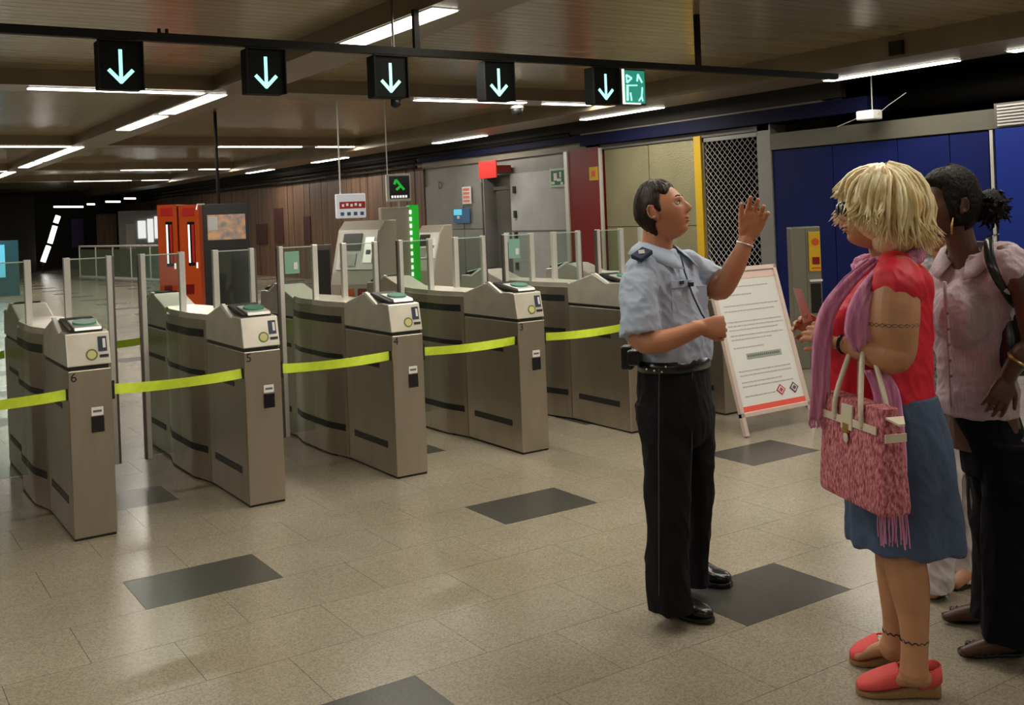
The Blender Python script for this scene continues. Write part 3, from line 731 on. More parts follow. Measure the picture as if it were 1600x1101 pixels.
for k, (zz, ww) in enumerate(((.92, .5), (.86, .3), (.78, .55), (.74, .5), (.66, .56), (.63, .56), (.60, .5), (.56, .55), (.53, .4), (.47, .3), (.30, .5), (.27, .52), (.22, .42), (.19, .5), (.12, .3))):
    x = -.27
    while x < -.27 + ww:
        l = rnd.uniform(.01, .04); box(bm, x, x + l, -.0025, -.0005, zb + zz + .02, zb + zz + .0275, MB_); x += l + .008
obj('printed_lines', bm, 'lightink', t)['kind'] = 'stuff'
nb('grey_bar', MT.setdefault('greybar', mat('greybar', (.30, .33, .30), .5)), -.16, .20, zb + .405, zb + .445, -.003, 0)
bm = NB()
for i in range(16): box(bm, -.15 + i * .021, -.138 + i * .021, -.0045, -.003, zb + .418, zb + .434, MB_)
obj('bar_lettering', bm, 'ink', t)
# two diamond emblems
for xx, m1 in ((.10, 'emblemA'), (.24, 'emblemB')):
    MT[m1] = mat(m1, (.45, .05, .08) if xx < .2 else (.10, .06, .10), .5)
    def dia(nm, m, r0, e):
        bm = NB(); prism(bm, [MB_ @ Vector((xx + r0 * a * 1.15, -.001 - e, zb + .15 + r0 * b)) for a, b in ((-1, 0), (0, -1), (1, 0), (0, 1))], MB_.to_3x3() @ Vector((0, -.002, 0))); obj(nm, bm, m, t)
    dia('emblem', m1, .042, 0); dia('emblem_ring', 'paper', .028, .0022); dia('emblem_centre', m1, .018, .0044)
# rear legs
for s in (-1, 1):
    bm = NB(); top = MB_ @ Vector((s * (W2 - .05), .02, zt - .06)); tube(bm, [top, (s * (W2 + .02 * s * 0), .62, .01)], .012, 8); obj('rear_leg', bm, 'alu', t)
nb('clip', 'alu', -.05, .05, zt - .01, zt + .03, -.01, .02)
# ================================================================ HELP POINT
hp = at(1262, 575, 10.3)
t = thing('help_point', 'steel help point column with a yellow call panel before the blue wall', 'help point', (8.06, 7.03, 0), math.radians(-33))
bobj('column', MT.setdefault('hpsteel', mat('hpsteel', (.30, .30, .25), .35, .9)), t, (-.145, .145, -.08, .08, 0, 1.40), bevel=.01)
bobj('side_edge', 'greydark', t, (-.005, .0, -.082, -.08, .02, 1.38))
yp = bobj('call_panel', 'yellow', t, (.02, .135, -.105, -.08, .96, 1.35), bevel=.008)
bm = NB(); disc(bm, (.085, -.105, 1.25), (0, -1, 0), .035, .006); obj('speaker_ring', bm, 'orange', yp)
bobj('call_button', 'red', yp, (.05, .12, -.112, -.105, 1.03, 1.10)); bobj('print', 'orange', yp, (.04, .13, -.107, -.105, .985, 1.0))
bobj('lower_panel', 'blackgloss', t, (.03, .13, -.09, -.08, .55, .84)); bobj('shelf_lip', 'white', t, (.02, .145, -.10, -.08, .86, .88))
# ================================================================ PEOPLE: tools
for nm, c, ro in (('skin_tan', (.50, .215, .115), .5), ('skin_fair', (.50, .245, .125), .5), ('skin_dark', (.075, .030, .018), .42)):
    MT[nm] = mat(nm, c, ro, var=.14, vscale=14, bump=.08, bscale=300)
    b = MT[nm].node_tree.nodes['Principled BSDF']; b.inputs['Subsurface Weight'].default_value = .06; b.inputs['Subsurface Radius'].default_value = (.012, .005, .003)
MT['lip'] = mat('lip', (.36, .10, .075), .45); MT['eyewhite'] = mat('eyewhite', (.6, .57, .53), .25); MT['iris'] = mat('iris', (.03, .015, .01), .2)
MT['hair_brown'] = mat('hair_brown', (.022, .010, .006), .5, spec=.25, bump=.5, bscale=60, stretch=(1, 1, .12), var=.5, vscale=20)
MT['hair_black'] = mat('hair_black', (.005, .004, .004), .6, spec=.15, bump=.7, bscale=70)
MT['shirt_blue'] = mat('shirt_blue', (.39, .465, .60), .75, bump=.1, bscale=14, var=.06, vscale=5)
MT['trousers_black'] = mat('trousers_black', (.007, .0065, .009), .85, bump=.25, bscale=8, spec=.2)
MT['leather_black'] = mat('leather_black', (.008, .008, .009), .25, bump=.1, bscale=30)
MT['epaulette'] = mat('epaulette', (.02, .028, .07), .7)
MT['gold'] = mat('gold', (.6, .42, .15), .3, .9)
MT['seam'] = mat('seam', (.05, .05, .06), .6)

def cr_(p0, p1, p2, p3, t):
    return .5 * ((2 * p1) + (p2 - p0) * t + (2 * p0 - 5 * p1 + 4 * p2 - p3) * t * t + (3 * p1 - p0 - 3 * p2 + p3) * t ** 3)
def loft(bm, secs, seg=28, sub=4, pw=2.0, cap=True):
    """secs: (centre, half axis a, half axis b) - smooth closed skin through elliptical sections"""
    S_ = []
    n = len(secs)
    for i in range(n - 1):
        q = [secs[max(i - 1, 0)], secs[i], secs[i + 1], secs[min(i + 2, n - 1)]]
        for k in range(sub):
            S_.append([cr_(*[Vector(z[j]) for z in q], k / sub) for j in range(3)])
    S_.append([Vector(v) for v in secs[-1][:3]])
    rings = []
    for c, a, b in S_:
        ring = []
        for k in range(seg):
            t = 2 * PI * k / seg; ct, st = math.cos(t), math.sin(t)
            ring.append(bm.verts.new(c + a * math.copysign(abs(ct) ** (2 / pw), ct) + b * math.copysign(abs(st) ** (2 / pw), st)))
        rings.append(ring)
    for a, b in zip(rings, rings[1:]):
        for k in range(seg): bm.faces.new((a[k], a[(k + 1) % seg], b[(k + 1) % seg], b[k]))
    if cap: bm.faces.new(rings[0][::-1]); bm.faces.new(rings[-1])
def limb(bm, pts, rs, seg=16, sub=4):
    """tapered round limb through points, rounded at the ends"""
    P_, R_ = [], []
    pts = [Vector(p) for p in pts]; n = len(pts)
    for i in range(n - 1):
        q = [pts[max(i - 1, 0)], pts[i], pts[i + 1], pts[min(i + 2, n - 1)]]; r = [rs[max(i - 1, 0)], rs[i], rs[i + 1], rs[min(i + 2, n - 1)]]
        for k in range(sub): P_.append(cr_(*q, k / sub)); R_.append(max(.001, cr_(*r, k / sub)))
    P_.append(pts[-1]); R_.append(rs[-1])
    d0 = (P_[0] - P_[1]).normalized(); d1 = (P_[-1] - P_[-2]).normalized(); r0, r1 = R_[0], R_[-1]
    A = [(P_[0] + d0 * r0 * math.sin(t), r0 * math.cos(t)) for t in (1.45, 1.0, .5)]; B = [(P_[-1] + d1 * r1 * math.sin(t), r1 * math.cos(t)) for t in (.5, 1.0, 1.45)]
    tube(bm, [a[0] for a in A] + P_ + [b[0] for b in B], [a[1] for a in A] + R_ + [b[1] for b in B], seg)
def ellipsoid(bm, c, a, b, cc, seg=20, rings=14):
    rows = []
    for i in range(1, rings):
        t = PI * i / rings; z = math.cos(t); r = math.sin(t)
        rows.append([bm.verts.new(Vector(c) + Vector(a) * r * math.cos(2 * PI * k / seg) + Vector(b) * r * math.sin(2 * PI * k / seg) + Vector(cc) * z) for k in range(seg)])
    for p, q in zip(rows, rows[1:]):
        for k in range(seg): bm.faces.new((p[k], p[(k + 1) % seg], q[(k + 1) % seg], q[k]))
    v0 = bm.verts.new(Vector(c) + Vector(cc)); v1 = bm.verts.new(Vector(c) - Vector(cc))
    for k in range(seg): bm.faces.new((v0, rows[0][(k + 1) % seg], rows[0][k])); bm.faces.new((v1, rows[-1][k], rows[-1][(k + 1) % seg]))
def solid(name, bm, m, parent, voxel=.005, smooth=4, disp=None):
    """fuse the overlapping shapes of bm into one continuous skin"""
    bmesh.ops.recalc_face_normals(bm, faces=bm.faces[:])
    me = bpy.data.meshes.new(name); bm.to_mesh(me); bm.free()
    t = bpy.data.objects.new(name, me); C.objects.link(t)
    r = t.modifiers.new('r', 'REMESH'); r.mode = 'VOXEL'; r.voxel_size = voxel; r.adaptivity = 0
    if smooth: s = t.modifiers.new('s', 'SMOOTH'); s.iterations = smooth; s.factor = .5
    dg = bpy.context.evaluated_depsgraph_get(); dg.update(); m2 = bpy.data.meshes.new_from_object(t.evaluated_get(dg))
    C.objects.unlink(t); bpy.data.objects.remove(t)
    if disp:
        nn = [v.normal.copy() for v in m2.vertices]
        for v, q in zip(m2.vertices, nn): v.co = v.co + q * disp(v.co)
        m2.update()
    m2.materials.clear(); m2.materials.append(MT[m])
    for p in m2.polygons: p.use_smooth = True
    o = bpy.data.objects.new(name, m2); C.objects.link(o); o.parent = parent; return o
def fold(amp, sc, st=(1, 1, 1), seed=0):
    def f(p):
        q = Vector((p.x * st[0], p.y * st[1], p.z * st[2])) * sc + Vector((seed, seed * 2, 0))
        a = noise.noise(q); b = 1 - abs(noise.noise(q * 1.7 + Vector((9, 3, 1)))) * 3.2; c = 1 - abs(noise.noise(Vector((q.x, q.y, q.z * 1.6 + q.x * .8)) * 3.1 + Vector((4, 7, 2)))) * 3.2
        return amp * (a * .8 + max(b, -.5) * .6 + max(c, -.5) * .28 - .3)
    return f
def g_(x, s): return math.exp(-(x / s) ** 2)
def head_pt(az, el, k=1.0, female=False):
    """point of the head's surface; az from the face's middle, el from its equator. x forward, y side, z up"""
    x, y, z = math.cos(el) * math.cos(az) * .097, math.cos(el) * math.sin(az) * .077, math.sin(el) * .117
    t = max(0, -z / .117)
    y *= 1 - .33 * t ** 1.3
    if x > 0: x = x * (1 - .05 * t) + .030 * t ** 2 * (x / .097 + .2)
    else: x *= 1 - .55 * t
    if z > 0.02 and x > 0: x *= 1 - .08 * ((z - .02) / .09)
    if x > 0.02:
        yy = abs(y)
        zt = -.022
        prof = g_(z - zt, .024) if z > zt else g_(z - zt, .010)
        x += (.024 if not female else .019) * prof * g_(y, .0125 if z < 0 else .010) + .006 * g_(z, .02) * g_(y, .009)
        x += .006 * g_(z + .026, .008) * g_(yy - .013, .008)
        x += .006 * g_(z - .030, .009) * g_(yy - .026, .026)
        x -= .011 * g_(z - .010, .013) * g_(yy - .031, .014)
        x += .006 * g_(z + .004, .010) * g_(yy - .034, .015) * .5
        x += .006 * g_(z + .050, .006) * g_(y, .020) + .006 * g_(z + .063, .006) * g_(y, .018) - .005 * g_(z + .0565, .003) * g_(y, .024) - .003 * g_(z + .074, .007) * g_(y, .02)
        x += .009 * g_(z + .095, .015) * g_(y, .024)
        x += .004 * g_(z + .025, .02) * g_(yy - .045, .018)
    return Vector((x, y, z)) * k
def grid_sphere(fn, na=96, ne=80):
    bm = NB(); rows = []
    for i in range(1, ne):
        el = -PI / 2 + PI * i / ne; rows.append([bm.verts.new(fn(-PI + 2 * PI * k / na, el)) for k in range(na)])
    for p, q in zip(rows, rows[1:]):
        for k in range(na): bm.faces.new((p[k], p[(k + 1) % na], q[(k + 1) % na], q[k]))
    v0 = bm.verts.new(fn(0, -PI / 2)); v1 = bm.verts.new(fn(0, PI / 2))
    for k in range(na): bm.faces.new((v0, rows[0][(k + 1) % na], rows[0][k])); bm.faces.new((v1, rows[-1][k], rows[-1][(k + 1) % na]))
    return bm
def merge(bm, src, M):
    me = bpy.data.meshes.new('t'); src.to_mesh(me); src.free(); me.transform(M); bm.from_mesh(me); bpy.data.meshes.remove(me)
def head_matrix(c, fwd, up):
    f = Vector(fwd).normalized(); s = Vector(up).cross(f).normalized(); u = f.cross(s)
    M = Matrix((f, s, u)).transposed().to_4x4(); M.translation = Vector(c); return M
def add_head(bm, M, k=1.0, female=False):
    merge(bm, grid_sphere(lambda a, e: head_pt(a, e, k, female)), M)
    for s in (1, -1):      # ears
        e = NB(); ellipsoid(e, Vector((-.008, s * .078, -.004)) * k, Vector((.017, s * .007, 0)) * k, Vector((0, s * .006, 0)) * k, Vector((-.004, s * .003, .031)) * k)
        merge(bm, e, M)
        e = NB(); tube(e, [Vector((.004 + .0 * 1, s * .080, -.022)) * k] + [Vector((-.010 - .016 * math.cos(t), s * (.086), .004 + .026 * math.sin(t))) * k for t in (-1.2, -.6, 0, .6, 1.2)] + [Vector((.004, s * .082, .022)) * k], .0045 * k, 8)
        merge(bm, e, M)
def face_bits(parent, M, k=1.0, brow='hair_brown', female=False, white=True):
    for s in (1, -1):
        bm = NB(); c = Vector((.0795, s * .031, .010)) * k; ellipsoid(bm, c, Vector((.0095, 0, 0)) * k, Vector((0, .013, 0)) * k, Vector((0, 0, .0075)) * k, 14, 10)
        e = NB(); merge(e, bm, M); o = obj('eye', e, 'eyewhite', parent, smooth=True)
        bm = NB(); ellipsoid(bm, c + Vector((.0068, 0, 0)) * k, Vector((.0035, 0, 0)) * k, Vector((0, .0055, 0)) * k, Vector((0, 0, .0055)) * k, 12, 8)
        e = NB(); merge(e, bm, M); obj('iris', e, 'iris', o, smooth=True)
        bm = NB(); tube(bm, [M @ (Vector((.0895, s * .017, .014)) * k), M @ (Vector((.0905, s * .030, .0185)) * k), M @ (Vector((.083, s * .045, .012)) * k)], .0016 * k, 6); obj('eyelid', bm, brow, parent)
        bm = NB(); pp = [head_pt(a, .30 + .05 * (1 - abs(a - .34) * 3), k, female) for a in (.14, .24, .34, .44, .54)]
        tube(bm, [M @ Vector((p.x + .001, s * p.y, p.z)) for p in pp], [.0022, .0034, .0036, .003, .0016], 6); obj('eyebrow', bm, brow, parent, smooth=True)
    bm = NB()
    for zz, wd, rr in ((-.0505, .023, .0036), (-.0625, .020, .0042)):
        pts = []
        for j in range(7):
            y = -wd + 2 * wd * j / 6; az = math.atan2(y / .077, 1); p = head_pt(az * 1.05, math.asin(zz / .117), k, female); pts.append(M @ (p + Vector((-.0008, 0, 0))))
        tube(bm, pts, [rr * .35, rr * .8, rr, rr * .95, rr, rr * .8, rr * .35], 8)
    obj('lips', bm, 'lip', parent, smooth=True)
def add_hand(bm, W, d, n, side, curl=(.3, .3, .3), k=1.0, spread=.12, thumb=(.7, .7, .25), tc=.3, curls=None):
    """palm, four fingers and a thumb. d: towards the fingers, n: where the palm faces, side: +1/-1 side of the thumb along d x n"""
    W = Vector(W); d = Vector(d).normalized(); n = Vector(n); n = (n - d * n.dot(d)).normalized(); s = d.cross(n) * side
    loft(bm, [(W - d * .03 * k, s * .026 * k, n * .020 * k), (W, s * .027 * k, n * .019 * k), (W + d * .03 * k, s * .036 * k, n * .018 * k), (W + d * .065 * k, s * .042 * k, n * .016 * k), (W + d * .092 * k, s * .040 * k, n * .012 * k)], 20, 3, 2.4)
    ellipsoid(bm, W + d * .035 * k + s * .022 * k + n * .010 * k, s * .018 * k, n * .014 * k, d * .032 * k, 12, 8)
    for i, (o_, L) in enumerate(((.032, .074), (.011, .083), (-.011, .076), (-.031, .060))):
        cu = curls[i] if curls else curl
        b = W + d * (.086 - .004 * abs(i - 1.3)) * k + s * o_ * k; dirv_ = (d + s * spread * (1.2 - i) * .9).normalized(); ang = 0; pts = [b - d * .02 * k, b]
        for j, fr in enumerate((.44, .31, .25)):
            ang += cu[j]; v = dirv_ * math.cos(ang) + n * math.sin(ang); pts.append(pts[-1] + v * L * fr * k)
        limb(bm, pts, [.0094 * k, .0094 * k, .0090 * k, .0083 * k, .0072 * k], 10, 2)
    t = (s * thumb[0] + d * thumb[1] + n * thumb[2]).normalized(); b = W + d * .022 * k + s * .022 * k + n * .006 * k
    t2 = (t + n * tc + d * .25 - s * tc * .6).normalized()
    limb(bm, [b, b + t * .040 * k, b + t * .040 * k + t2 * .030 * k, b + t * .04 * k + t2 * .03 * k + (t2 + n * tc * .5).normalized() * .026 * k], [.014 * k, .0115 * k, .0098 * k, .0078 * k], 12, 3)
def hair_shell(M, thick, k=1.0, female=False, na=120, ne=90):
    """thick(az, el): height of the hair over the scalp, negative where there is none"""
    def f(a, e):
        p = head_pt(a, e, k, female); n_ = Vector((p.x / .0094, p.y / .0059, p.z / .0137)).normalized(); q = thick(a, e)
        base = Vector((math.cos(e) * math.cos(a) * .097, math.cos(e) * math.sin(a) * .077, math.sin(e) * .117)) * k if q > 0 and female == 'x' else p
        return base + n_ * q
    bm = grid_sphere(f, na, ne); e = NB(); merge(e, bm, M); return e
def sstep(a, b, x): t = min(1, max(0, (x - a) / (b - a))); return t * t * (3 - 2 * t)
def tocam(deg):
    """horizontal unit vector: 0 = towards the camera, 90 = to the picture's right, -90 = to its left, 180 = away"""
    r_ = math.radians(deg); return -FW * math.cos(r_) + RT * math.sin(r_)

# ================================================================ GUARD
D = 4.22; SC = F / D
gb = onz(1062, 950); gb.z = 0
G = thing('person', 'guard in light blue uniform shirt and black trousers raising one hand', 'person', gb)
def P(px, py, dd=0.0): return at(px, py, D + dd) - gb
gf = tocam(52); gs = Vector((0, 0, 1)).cross(gf)      # gs: his left side
fz = Vector((0, 0, 1))
# --- skin: one continuous body
bm = NB()
hf = tocam(63); hM = head_matrix(P(1034, 331, -.02), hf * math.cos(.27) + fz * math.sin(.27), fz - hf * .15 + gs * .03)
add_head(bm, hM, 1.04)
limb(bm, [P(1028, 420), P(1027, 390), P(1028, 352)], [.068, .062, .06], 20)
loft(bm, [(P(1052, 600), gs * .14, gf * .09), (P(1050, 545), gs * .145, gf * .09), (P(1040, 450), gs * .15, gf * .085), (P(1035, 412), gs * .15, gf * .06), (P(1030, 400), gs * .07, gf * .05)], 24)
for s, pts in ((-1, [P(1035, 590, -.05), P(1045, 740, -.08), P(1046, 885, -.12), P(1049, 925, -.12)]), (1, [P(1075, 590, .06), P(1085, 740, .12), P(1087, 850, .17), P(1088, 885, .17)])):
    limb(bm, pts, [.075, .055, .042, .04], 14)
# near (right) arm: shoulder, elbow, wrist
limb(bm, [P(1010, 422, -.08), P(1001, 470, -.16), P(1001, 528, -.20), P(1038, 532, -.26), P(1086, 515, -.27), P(1094, 512, -.27)], [.050, .050, .048, .043, .031, .029], 18)
add_hand(bm, P(1094, 511, -.27), ir * 1.0 + iu * .05 - FW * .05, FW * .9 - UP * .25, -1, k=1.02, curls=[(1.25, 1.5, 1.0)] * 4, spread=.02, thumb=(.5, .9, .4), tc=.8)
# far (left) arm: raised
HS = 1 if (iu.cross(-FW)).dot(ir) < 0 else -1
limb(bm, [P(1086, 418, .12), P(1108, 440, .08), P(1127, 452, .02), P(1147, 418, -.02), P(1163, 384, -.04), P(1166, 374, -.04)], [.056, .052, .044, .043, .031, .029], 18)
add_hand(bm, P(1166, 372, -.04), iu * .90 + ir * .34 - FW * .15, -FW * .95 - ir * .25, HS, k=1.15, curls=[(.25, .4, .35), (.35, .5, .4), (.45, .55, .45), (.5, .6, .4)], spread=.09, thumb=(.45, .85, .25), tc=.1)
body = solid('body', bm, 'skin_tan', G, .0036, 2)
face_bits(G, hM, 1.04)
def th(a, e):
    aa = abs(a)
    front = sstep(.62, .88, e + .25 * g_(aa - .9, .35) - .05 * g_(aa, .3))      # hair line over the forehead
    side = sstep(1.30, 1.50, aa + .50 * (e - .1)) * sstep(-.45 - .5 * sstep(1.7, 2.3, aa), -.2 - .5 * sstep(1.7, 2.3, aa), e)
    burn = g_(aa - 1.42, .13) * sstep(-.15, .05, e)
    ear = g_(aa - 1.62, .20) * g_(e + .05, .22)
    m_ = max(front, side, burn) * (1 - 1.0 * ear)
    str_ = noise.noise(Vector((a * 9, e * 2.5, 1))) * .0035 + noise.noise(Vector((a * 28, e * 5, 4))) * .0018
    return -.006 + m_ * (.015 + .004 * sstep(.4, 1.2, e) + .006 * g_(aa - 2.6, .9) + str_)
obj('hair', hair_shell(hM, th, 1.04), 'hair_brown', G, smooth=True)
# --- shirt
bm = NB()
loft(bm, [(P(1054, 566), gs * .170, gf * .120), (P(1054, 552), gs * .178, gf * .128), (P(1052, 520), gs * .183, gf * .137), (P(1048, 485), gs * .185, gf * .130), (P(1042, 450), gs * .188, gf * .120), (P(1037, 425), gs * .190, gf * .108), (P(1033, 408), gs * .165, gf * .090), (P(1030, 398), gs * .105, gf * .075), (P(1028, 390), gs * .070, gf * .066)], 32, 4, 2.3)
ellipsoid(bm, P(1008, 424, -.085), ir * .078, FW * .08, iu * .072)
def ring_sec(px, py, dd, d, ra, rb): s_, t_ = frame_at(Vector(d)); return (P(px, py, dd), s_ * ra, t_ * rb)
sd_ = P(1003, 522, -.20) - P(997, 430, -.12)
loft(bm, [ring_sec(1006, 424, -.09, sd_, .068, .068), ring_sec(1000, 442, -.125, sd_, .078, .078), ring_sec(999, 475, -.17, sd_ , .078, .078), ring_sec(1002, 505, -.19, sd_ + ir * .04 * 0, .084, .086), ring_sec(1003.5, 527, -.20, sd_ - ir * .01 + iu * .02, .087, .089)], 24, 4)
limb(bm, [P(1072, 414, .08), P(1086, 421, .10)], [.064, .066], 20)
sd_ = P(1116, 446, .05) - P(1086, 421, .10); loft(bm, [ring_sec(1084, 419, .10, sd_, .064, .064), ring_sec(1100, 431, .09, sd_, .068, .068), ring_sec(1113, 441, .06, sd_, .070, .070)], 24, 4)
solid('shirt', bm, 'shirt_blue', G, .006, 3, fold(.011, 7.5, (1, 1, .6), 3))
# collar: two wings and a band
def strip(name, m, rows, parent, th_=.003, disp=None):
    """thin cloth sheet through rows of points, with thickness"""
    bm = NB(); n_ = len(rows[0]); V = []
    for sgn in (0, 1):
        V.append([[Vector(p) for p in r] for r in rows])
    nr = []
    for i, r in enumerate(rows):
        rr_ = []
        for j, p in enumerate(r):
            a = Vector(rows[min(i + 1, len(rows) - 1)][j]) - Vector(rows[max(i - 1, 0)][j]); b = Vector(r[min(j + 1, n_ - 1)]) - Vector(r[max(j - 1, 0)])
            q = a.cross(b); rr_.append(q.normalized() if q.length > 1e-9 else Vector((0, 0, 1)))
        nr.append(rr_)
    A = [[bm.verts.new(Vector(p) + nr[i][j] * th_ / 2) for j, p in enumerate(r)] for i, r in enumerate(rows)]
    B = [[bm.verts.new(Vector(p) - nr[i][j] * th_ / 2) for j, p in enumerate(r)] for i, r in enumerate(rows)]
    m_ = len(rows)
    for i in range(m_ - 1):
        for j in range(n_ - 1):
            bm.faces.new((A[i][j], A[i + 1][j], A[i + 1][j + 1], A[i][j + 1])); bm.faces.new((B[i][j], B[i][j + 1], B[i + 1][j + 1], B[i + 1][j]))
    for j in range(n_ - 1):
        bm.faces.new((A[0][j], A[0][j + 1], B[0][j + 1], B[0][j])); bm.faces.new((A[-1][j], B[-1][j], B[-1][j + 1], A[-1][j + 1]))
    for i in range(m_ - 1):
        bm.faces.new((A[i][0], B[i][0], B[i + 1][0], A[i + 1][0])); bm.faces.new((A[i][-1], A[i + 1][-1], B[i + 1][-1], B[i][-1]))
    return obj(name, bm, m, parent, smooth=True)
nk = P(1029, 389)
def ringp(c, r, deg, dz, f=gf, s=gs, sq=.9): return c + (f * math.cos(math.radians(deg)) * sq + s * math.sin(math.radians(deg))) * r + fz * dz
for sg in (1, -1):
    angs = [180, 150, 120, 90, 60, 38, 22]
    top = [ringp(nk, .078, sg * a, .032 - .035 * sstep(110, 20, a), sq=1.0) for a in angs]
    bot = [ringp(nk, .125 + .030 * sstep(110, 30, a), sg * a, -.016 - .060 * sstep(100, 25, a), sq=1.0) for a in angs]
    strip('collar', 'shirt_blue', [top, [(a + b) / 2 + (a - nk).normalized() * .006 for a, b in zip(top, bot)], bot], G)
# epaulettes with badge, pocket, lanyard, buttons
ep = P(1004, 398, -.16)
E1 = (P(992, 404, -.15) - P(1014, 388, -.10)).normalized()
bm = NB(); M_ = head_matrix(P(1003, 398, -.145), E1, (fz + tocam(-25) * .85)); box(bm, -.036, .036, -.027, .027, -.008, .012, M_); eo = obj('epaulette', bm, 'epaulette', G, bevel=.004)
bm = NB(); box(bm, -.014, .014, -.012, .012, .012, .015, M_ @ Matrix.Rotation(.78, 4, 'Z')); obj('badge', bm, 'lightink', eo)
def onshirt(px, py, dd, w_, h_, nm, m, th_=.006, par=G):
    """small flat piece facing his front-near side"""
    M_ = head_matrix(P(px, py, dd), gf * .75 + tocam(0) * .5, fz); bm = NB(); box(bm, -.002, th_, -w_ / 2, w_ / 2, -h_ / 2, h_ / 2, M_); return obj(nm, bm, m, par, bevel=.001)
onshirt(1063, 466, -.137, .095, .105, 'pocket', 'shirt_blue'); onshirt(1064, 443, -.140, .10, .028, 'pocket_flap', 'shirt_blue', .009)
onshirt(1097, 464, -.045, .05, .095, 'pocket', 'shirt_blue', .003)
onshirt(1065, 441, -.152, .018, .014, 'name_pin', 'epaulette', .006)
bm = NB(); tube(bm, [P(1063, 396, -.085), P(1070, 425, -.125), P(1082, 460, -.135), P(1096, 490, -.13), P(1101, 497, -.13)], .0035, 6); obj('lanyard', bm, 'epaulette', G)
onshirt(1078, 444, -.14, .02, .016, 'lanyard_clip', 'leather_black', .012)
# --- trousers
bm = NB()
loft(bm, [(P(1052, 560), gs * .168, gf * .118), (P(1053, 585), gs * .178, gf * .128), (P(1055, 625), gs * .185, gf * .135), (P(1057, 665), gs * .180, gf * .132), (P(1058, 690), gs * .15, gf * .11)], 30, 4, 2.2)
def S1(px, py, dd, hw, hd): return (P(px, py, dd), ir * (hw / SC), FW * hd)
loft(bm, [S1(1036, 630, -.05, 44, .11), S1(1040, 700, -.07, 39, .105), S1(1042, 780, -.09, 34.5, .095), S1(1043, 860, -.11, 33, .09), S1(1045, 915, -.12, 33, .092), S1(1048, 940, -.12, 34, .095), S1(1050, 953, -.12, 34, .09)], 26, 4)
loft(bm, [S1(1084, 630, .06, 33, .11), S1(1088, 700, .08, 29, .105), S1(1089, 780, .12, 26, .095), S1(1087, 850, .15, 22, .085), S1(1086, 895, .16, 23, .085), S1(1087, 912, .16, 23, .085)], 26, 4)
solid('trousers', bm, 'trousers_black', G, .006, 4, fold(.010, 5, (1, 1, .45), 8))
for x0, x1, a, b in ((1030, 1030, -.175, -.20), (1082, 1076, -.13, -.05)):
    bm = NB(); tube(bm, [P(x0, 575, a), P(x0 - 1, 700, a - .01), P(x1, 930 if a < -.14 else 850, b)], .0022, 5); obj('crease', bm, 'seam', G) if 'seam' in MT else bm.free()
# belt
bm = NB(); N = 40; rws = [[], []]
for j in range(N + 1):
    a = 2 * PI * j / N
    for q, dz in ((0, 0), (1, .045)):
        rws[q].append(P(1053.5, 574) + (gs * .180 * math.cos(a) + gf * .130 * math.sin(a)) + fz * dz)
bl = strip('belt', 'leather_black', rws, G, .006)
for j, (px_, dd, w_, h_) in enumerate(((979, -.05, .045, .095), (990, -.12, .05, .06))):
    M_ = head_matrix(P(px_ + 2, 558, dd), tocam(-20), fz); bm = NB(); box(bm, -.025, .03, -w_ / 2, w_ / 2, -h_ / 2, h_ / 2, M_); obj('belt_pouch', bm, 'leather_black', bl, bevel=.008)
for px_, py_, dd in ((1010, 581, -.17), (1022, 583, -.18), (1034, 585, -.185), (1040, 577, -.185), (1080, 577, -.12)):
    bm = NB(); ellipsoid(bm, P(px_, py_ - 4, dd), ir * .004, FW * .004, iu * .004, 8, 6); obj('stud', bm, 'alu', bl)
# shoes
def shoe(name, heel, toe, w_, h_, m, parent, sole='leather_black', k=1.0):
    heel, toe = Vector(heel), Vector(toe); d = (toe - heel); L = d.length; d.normalize(); s = Vector((0, 0, 1)).cross(d)
    bm = NB(); sec = []
    for t, ww, hh in ((.0, .55, .62), (.07, .72, .95), (.25, .80, 1.05), (.45, .86, .85), (.65, 1.0, .60), (.82, .95, .52), (.95, .62, .42), (1.0, .3, .3)):
        sec.append((heel + d * L * t + fz * (.018 + h_ * hh / 2), s * w_ / 2 * ww, fz * h_ * hh / 2))
    loft(bm, sec, 20, 3, 2.5); o = solid(name, bm, m, parent, .004, 2)
    bm = NB(); sec = []
    for t, ww in ((-.02, .45), (.05, .82), (.3, .80), (.65, 1.06), (.85, 1.0), (.97, .66), (1.02, .3)):
        sec.append((heel + d * L * t + fz * .0125, s * w_ / 2 * ww, fz * .0115))
    loft(bm, sec, 20, 3, 4); obj('sole', bm, sole, o, smooth=False); return o
def Z0(px, py): p = onz(px, py) - gb; p.z = 0; return p
shoe('shoe', Z0(1022, 947), Z0(1112, 974), .102, .088, 'leather_black', G)
shoe('shoe', Z0(1072, 904), Z0(1142, 917), .10, .085, 'leather_black', G)
# wristwatch on the raised arm
bm = NB(); c = P(1164, 381, -.04); ax = (P(1166, 374, -.04) - P(1163, 384, -.04)).normalized(); s_, t_ = frame_at(ax)
tube(bm, [c + (s_ * math.cos(a) + t_ * math.sin(a)) * .033 for a in [i * PI / 12 for i in range(25)]], .0035, 6); obj('bracelet', bm, 'alu', G)
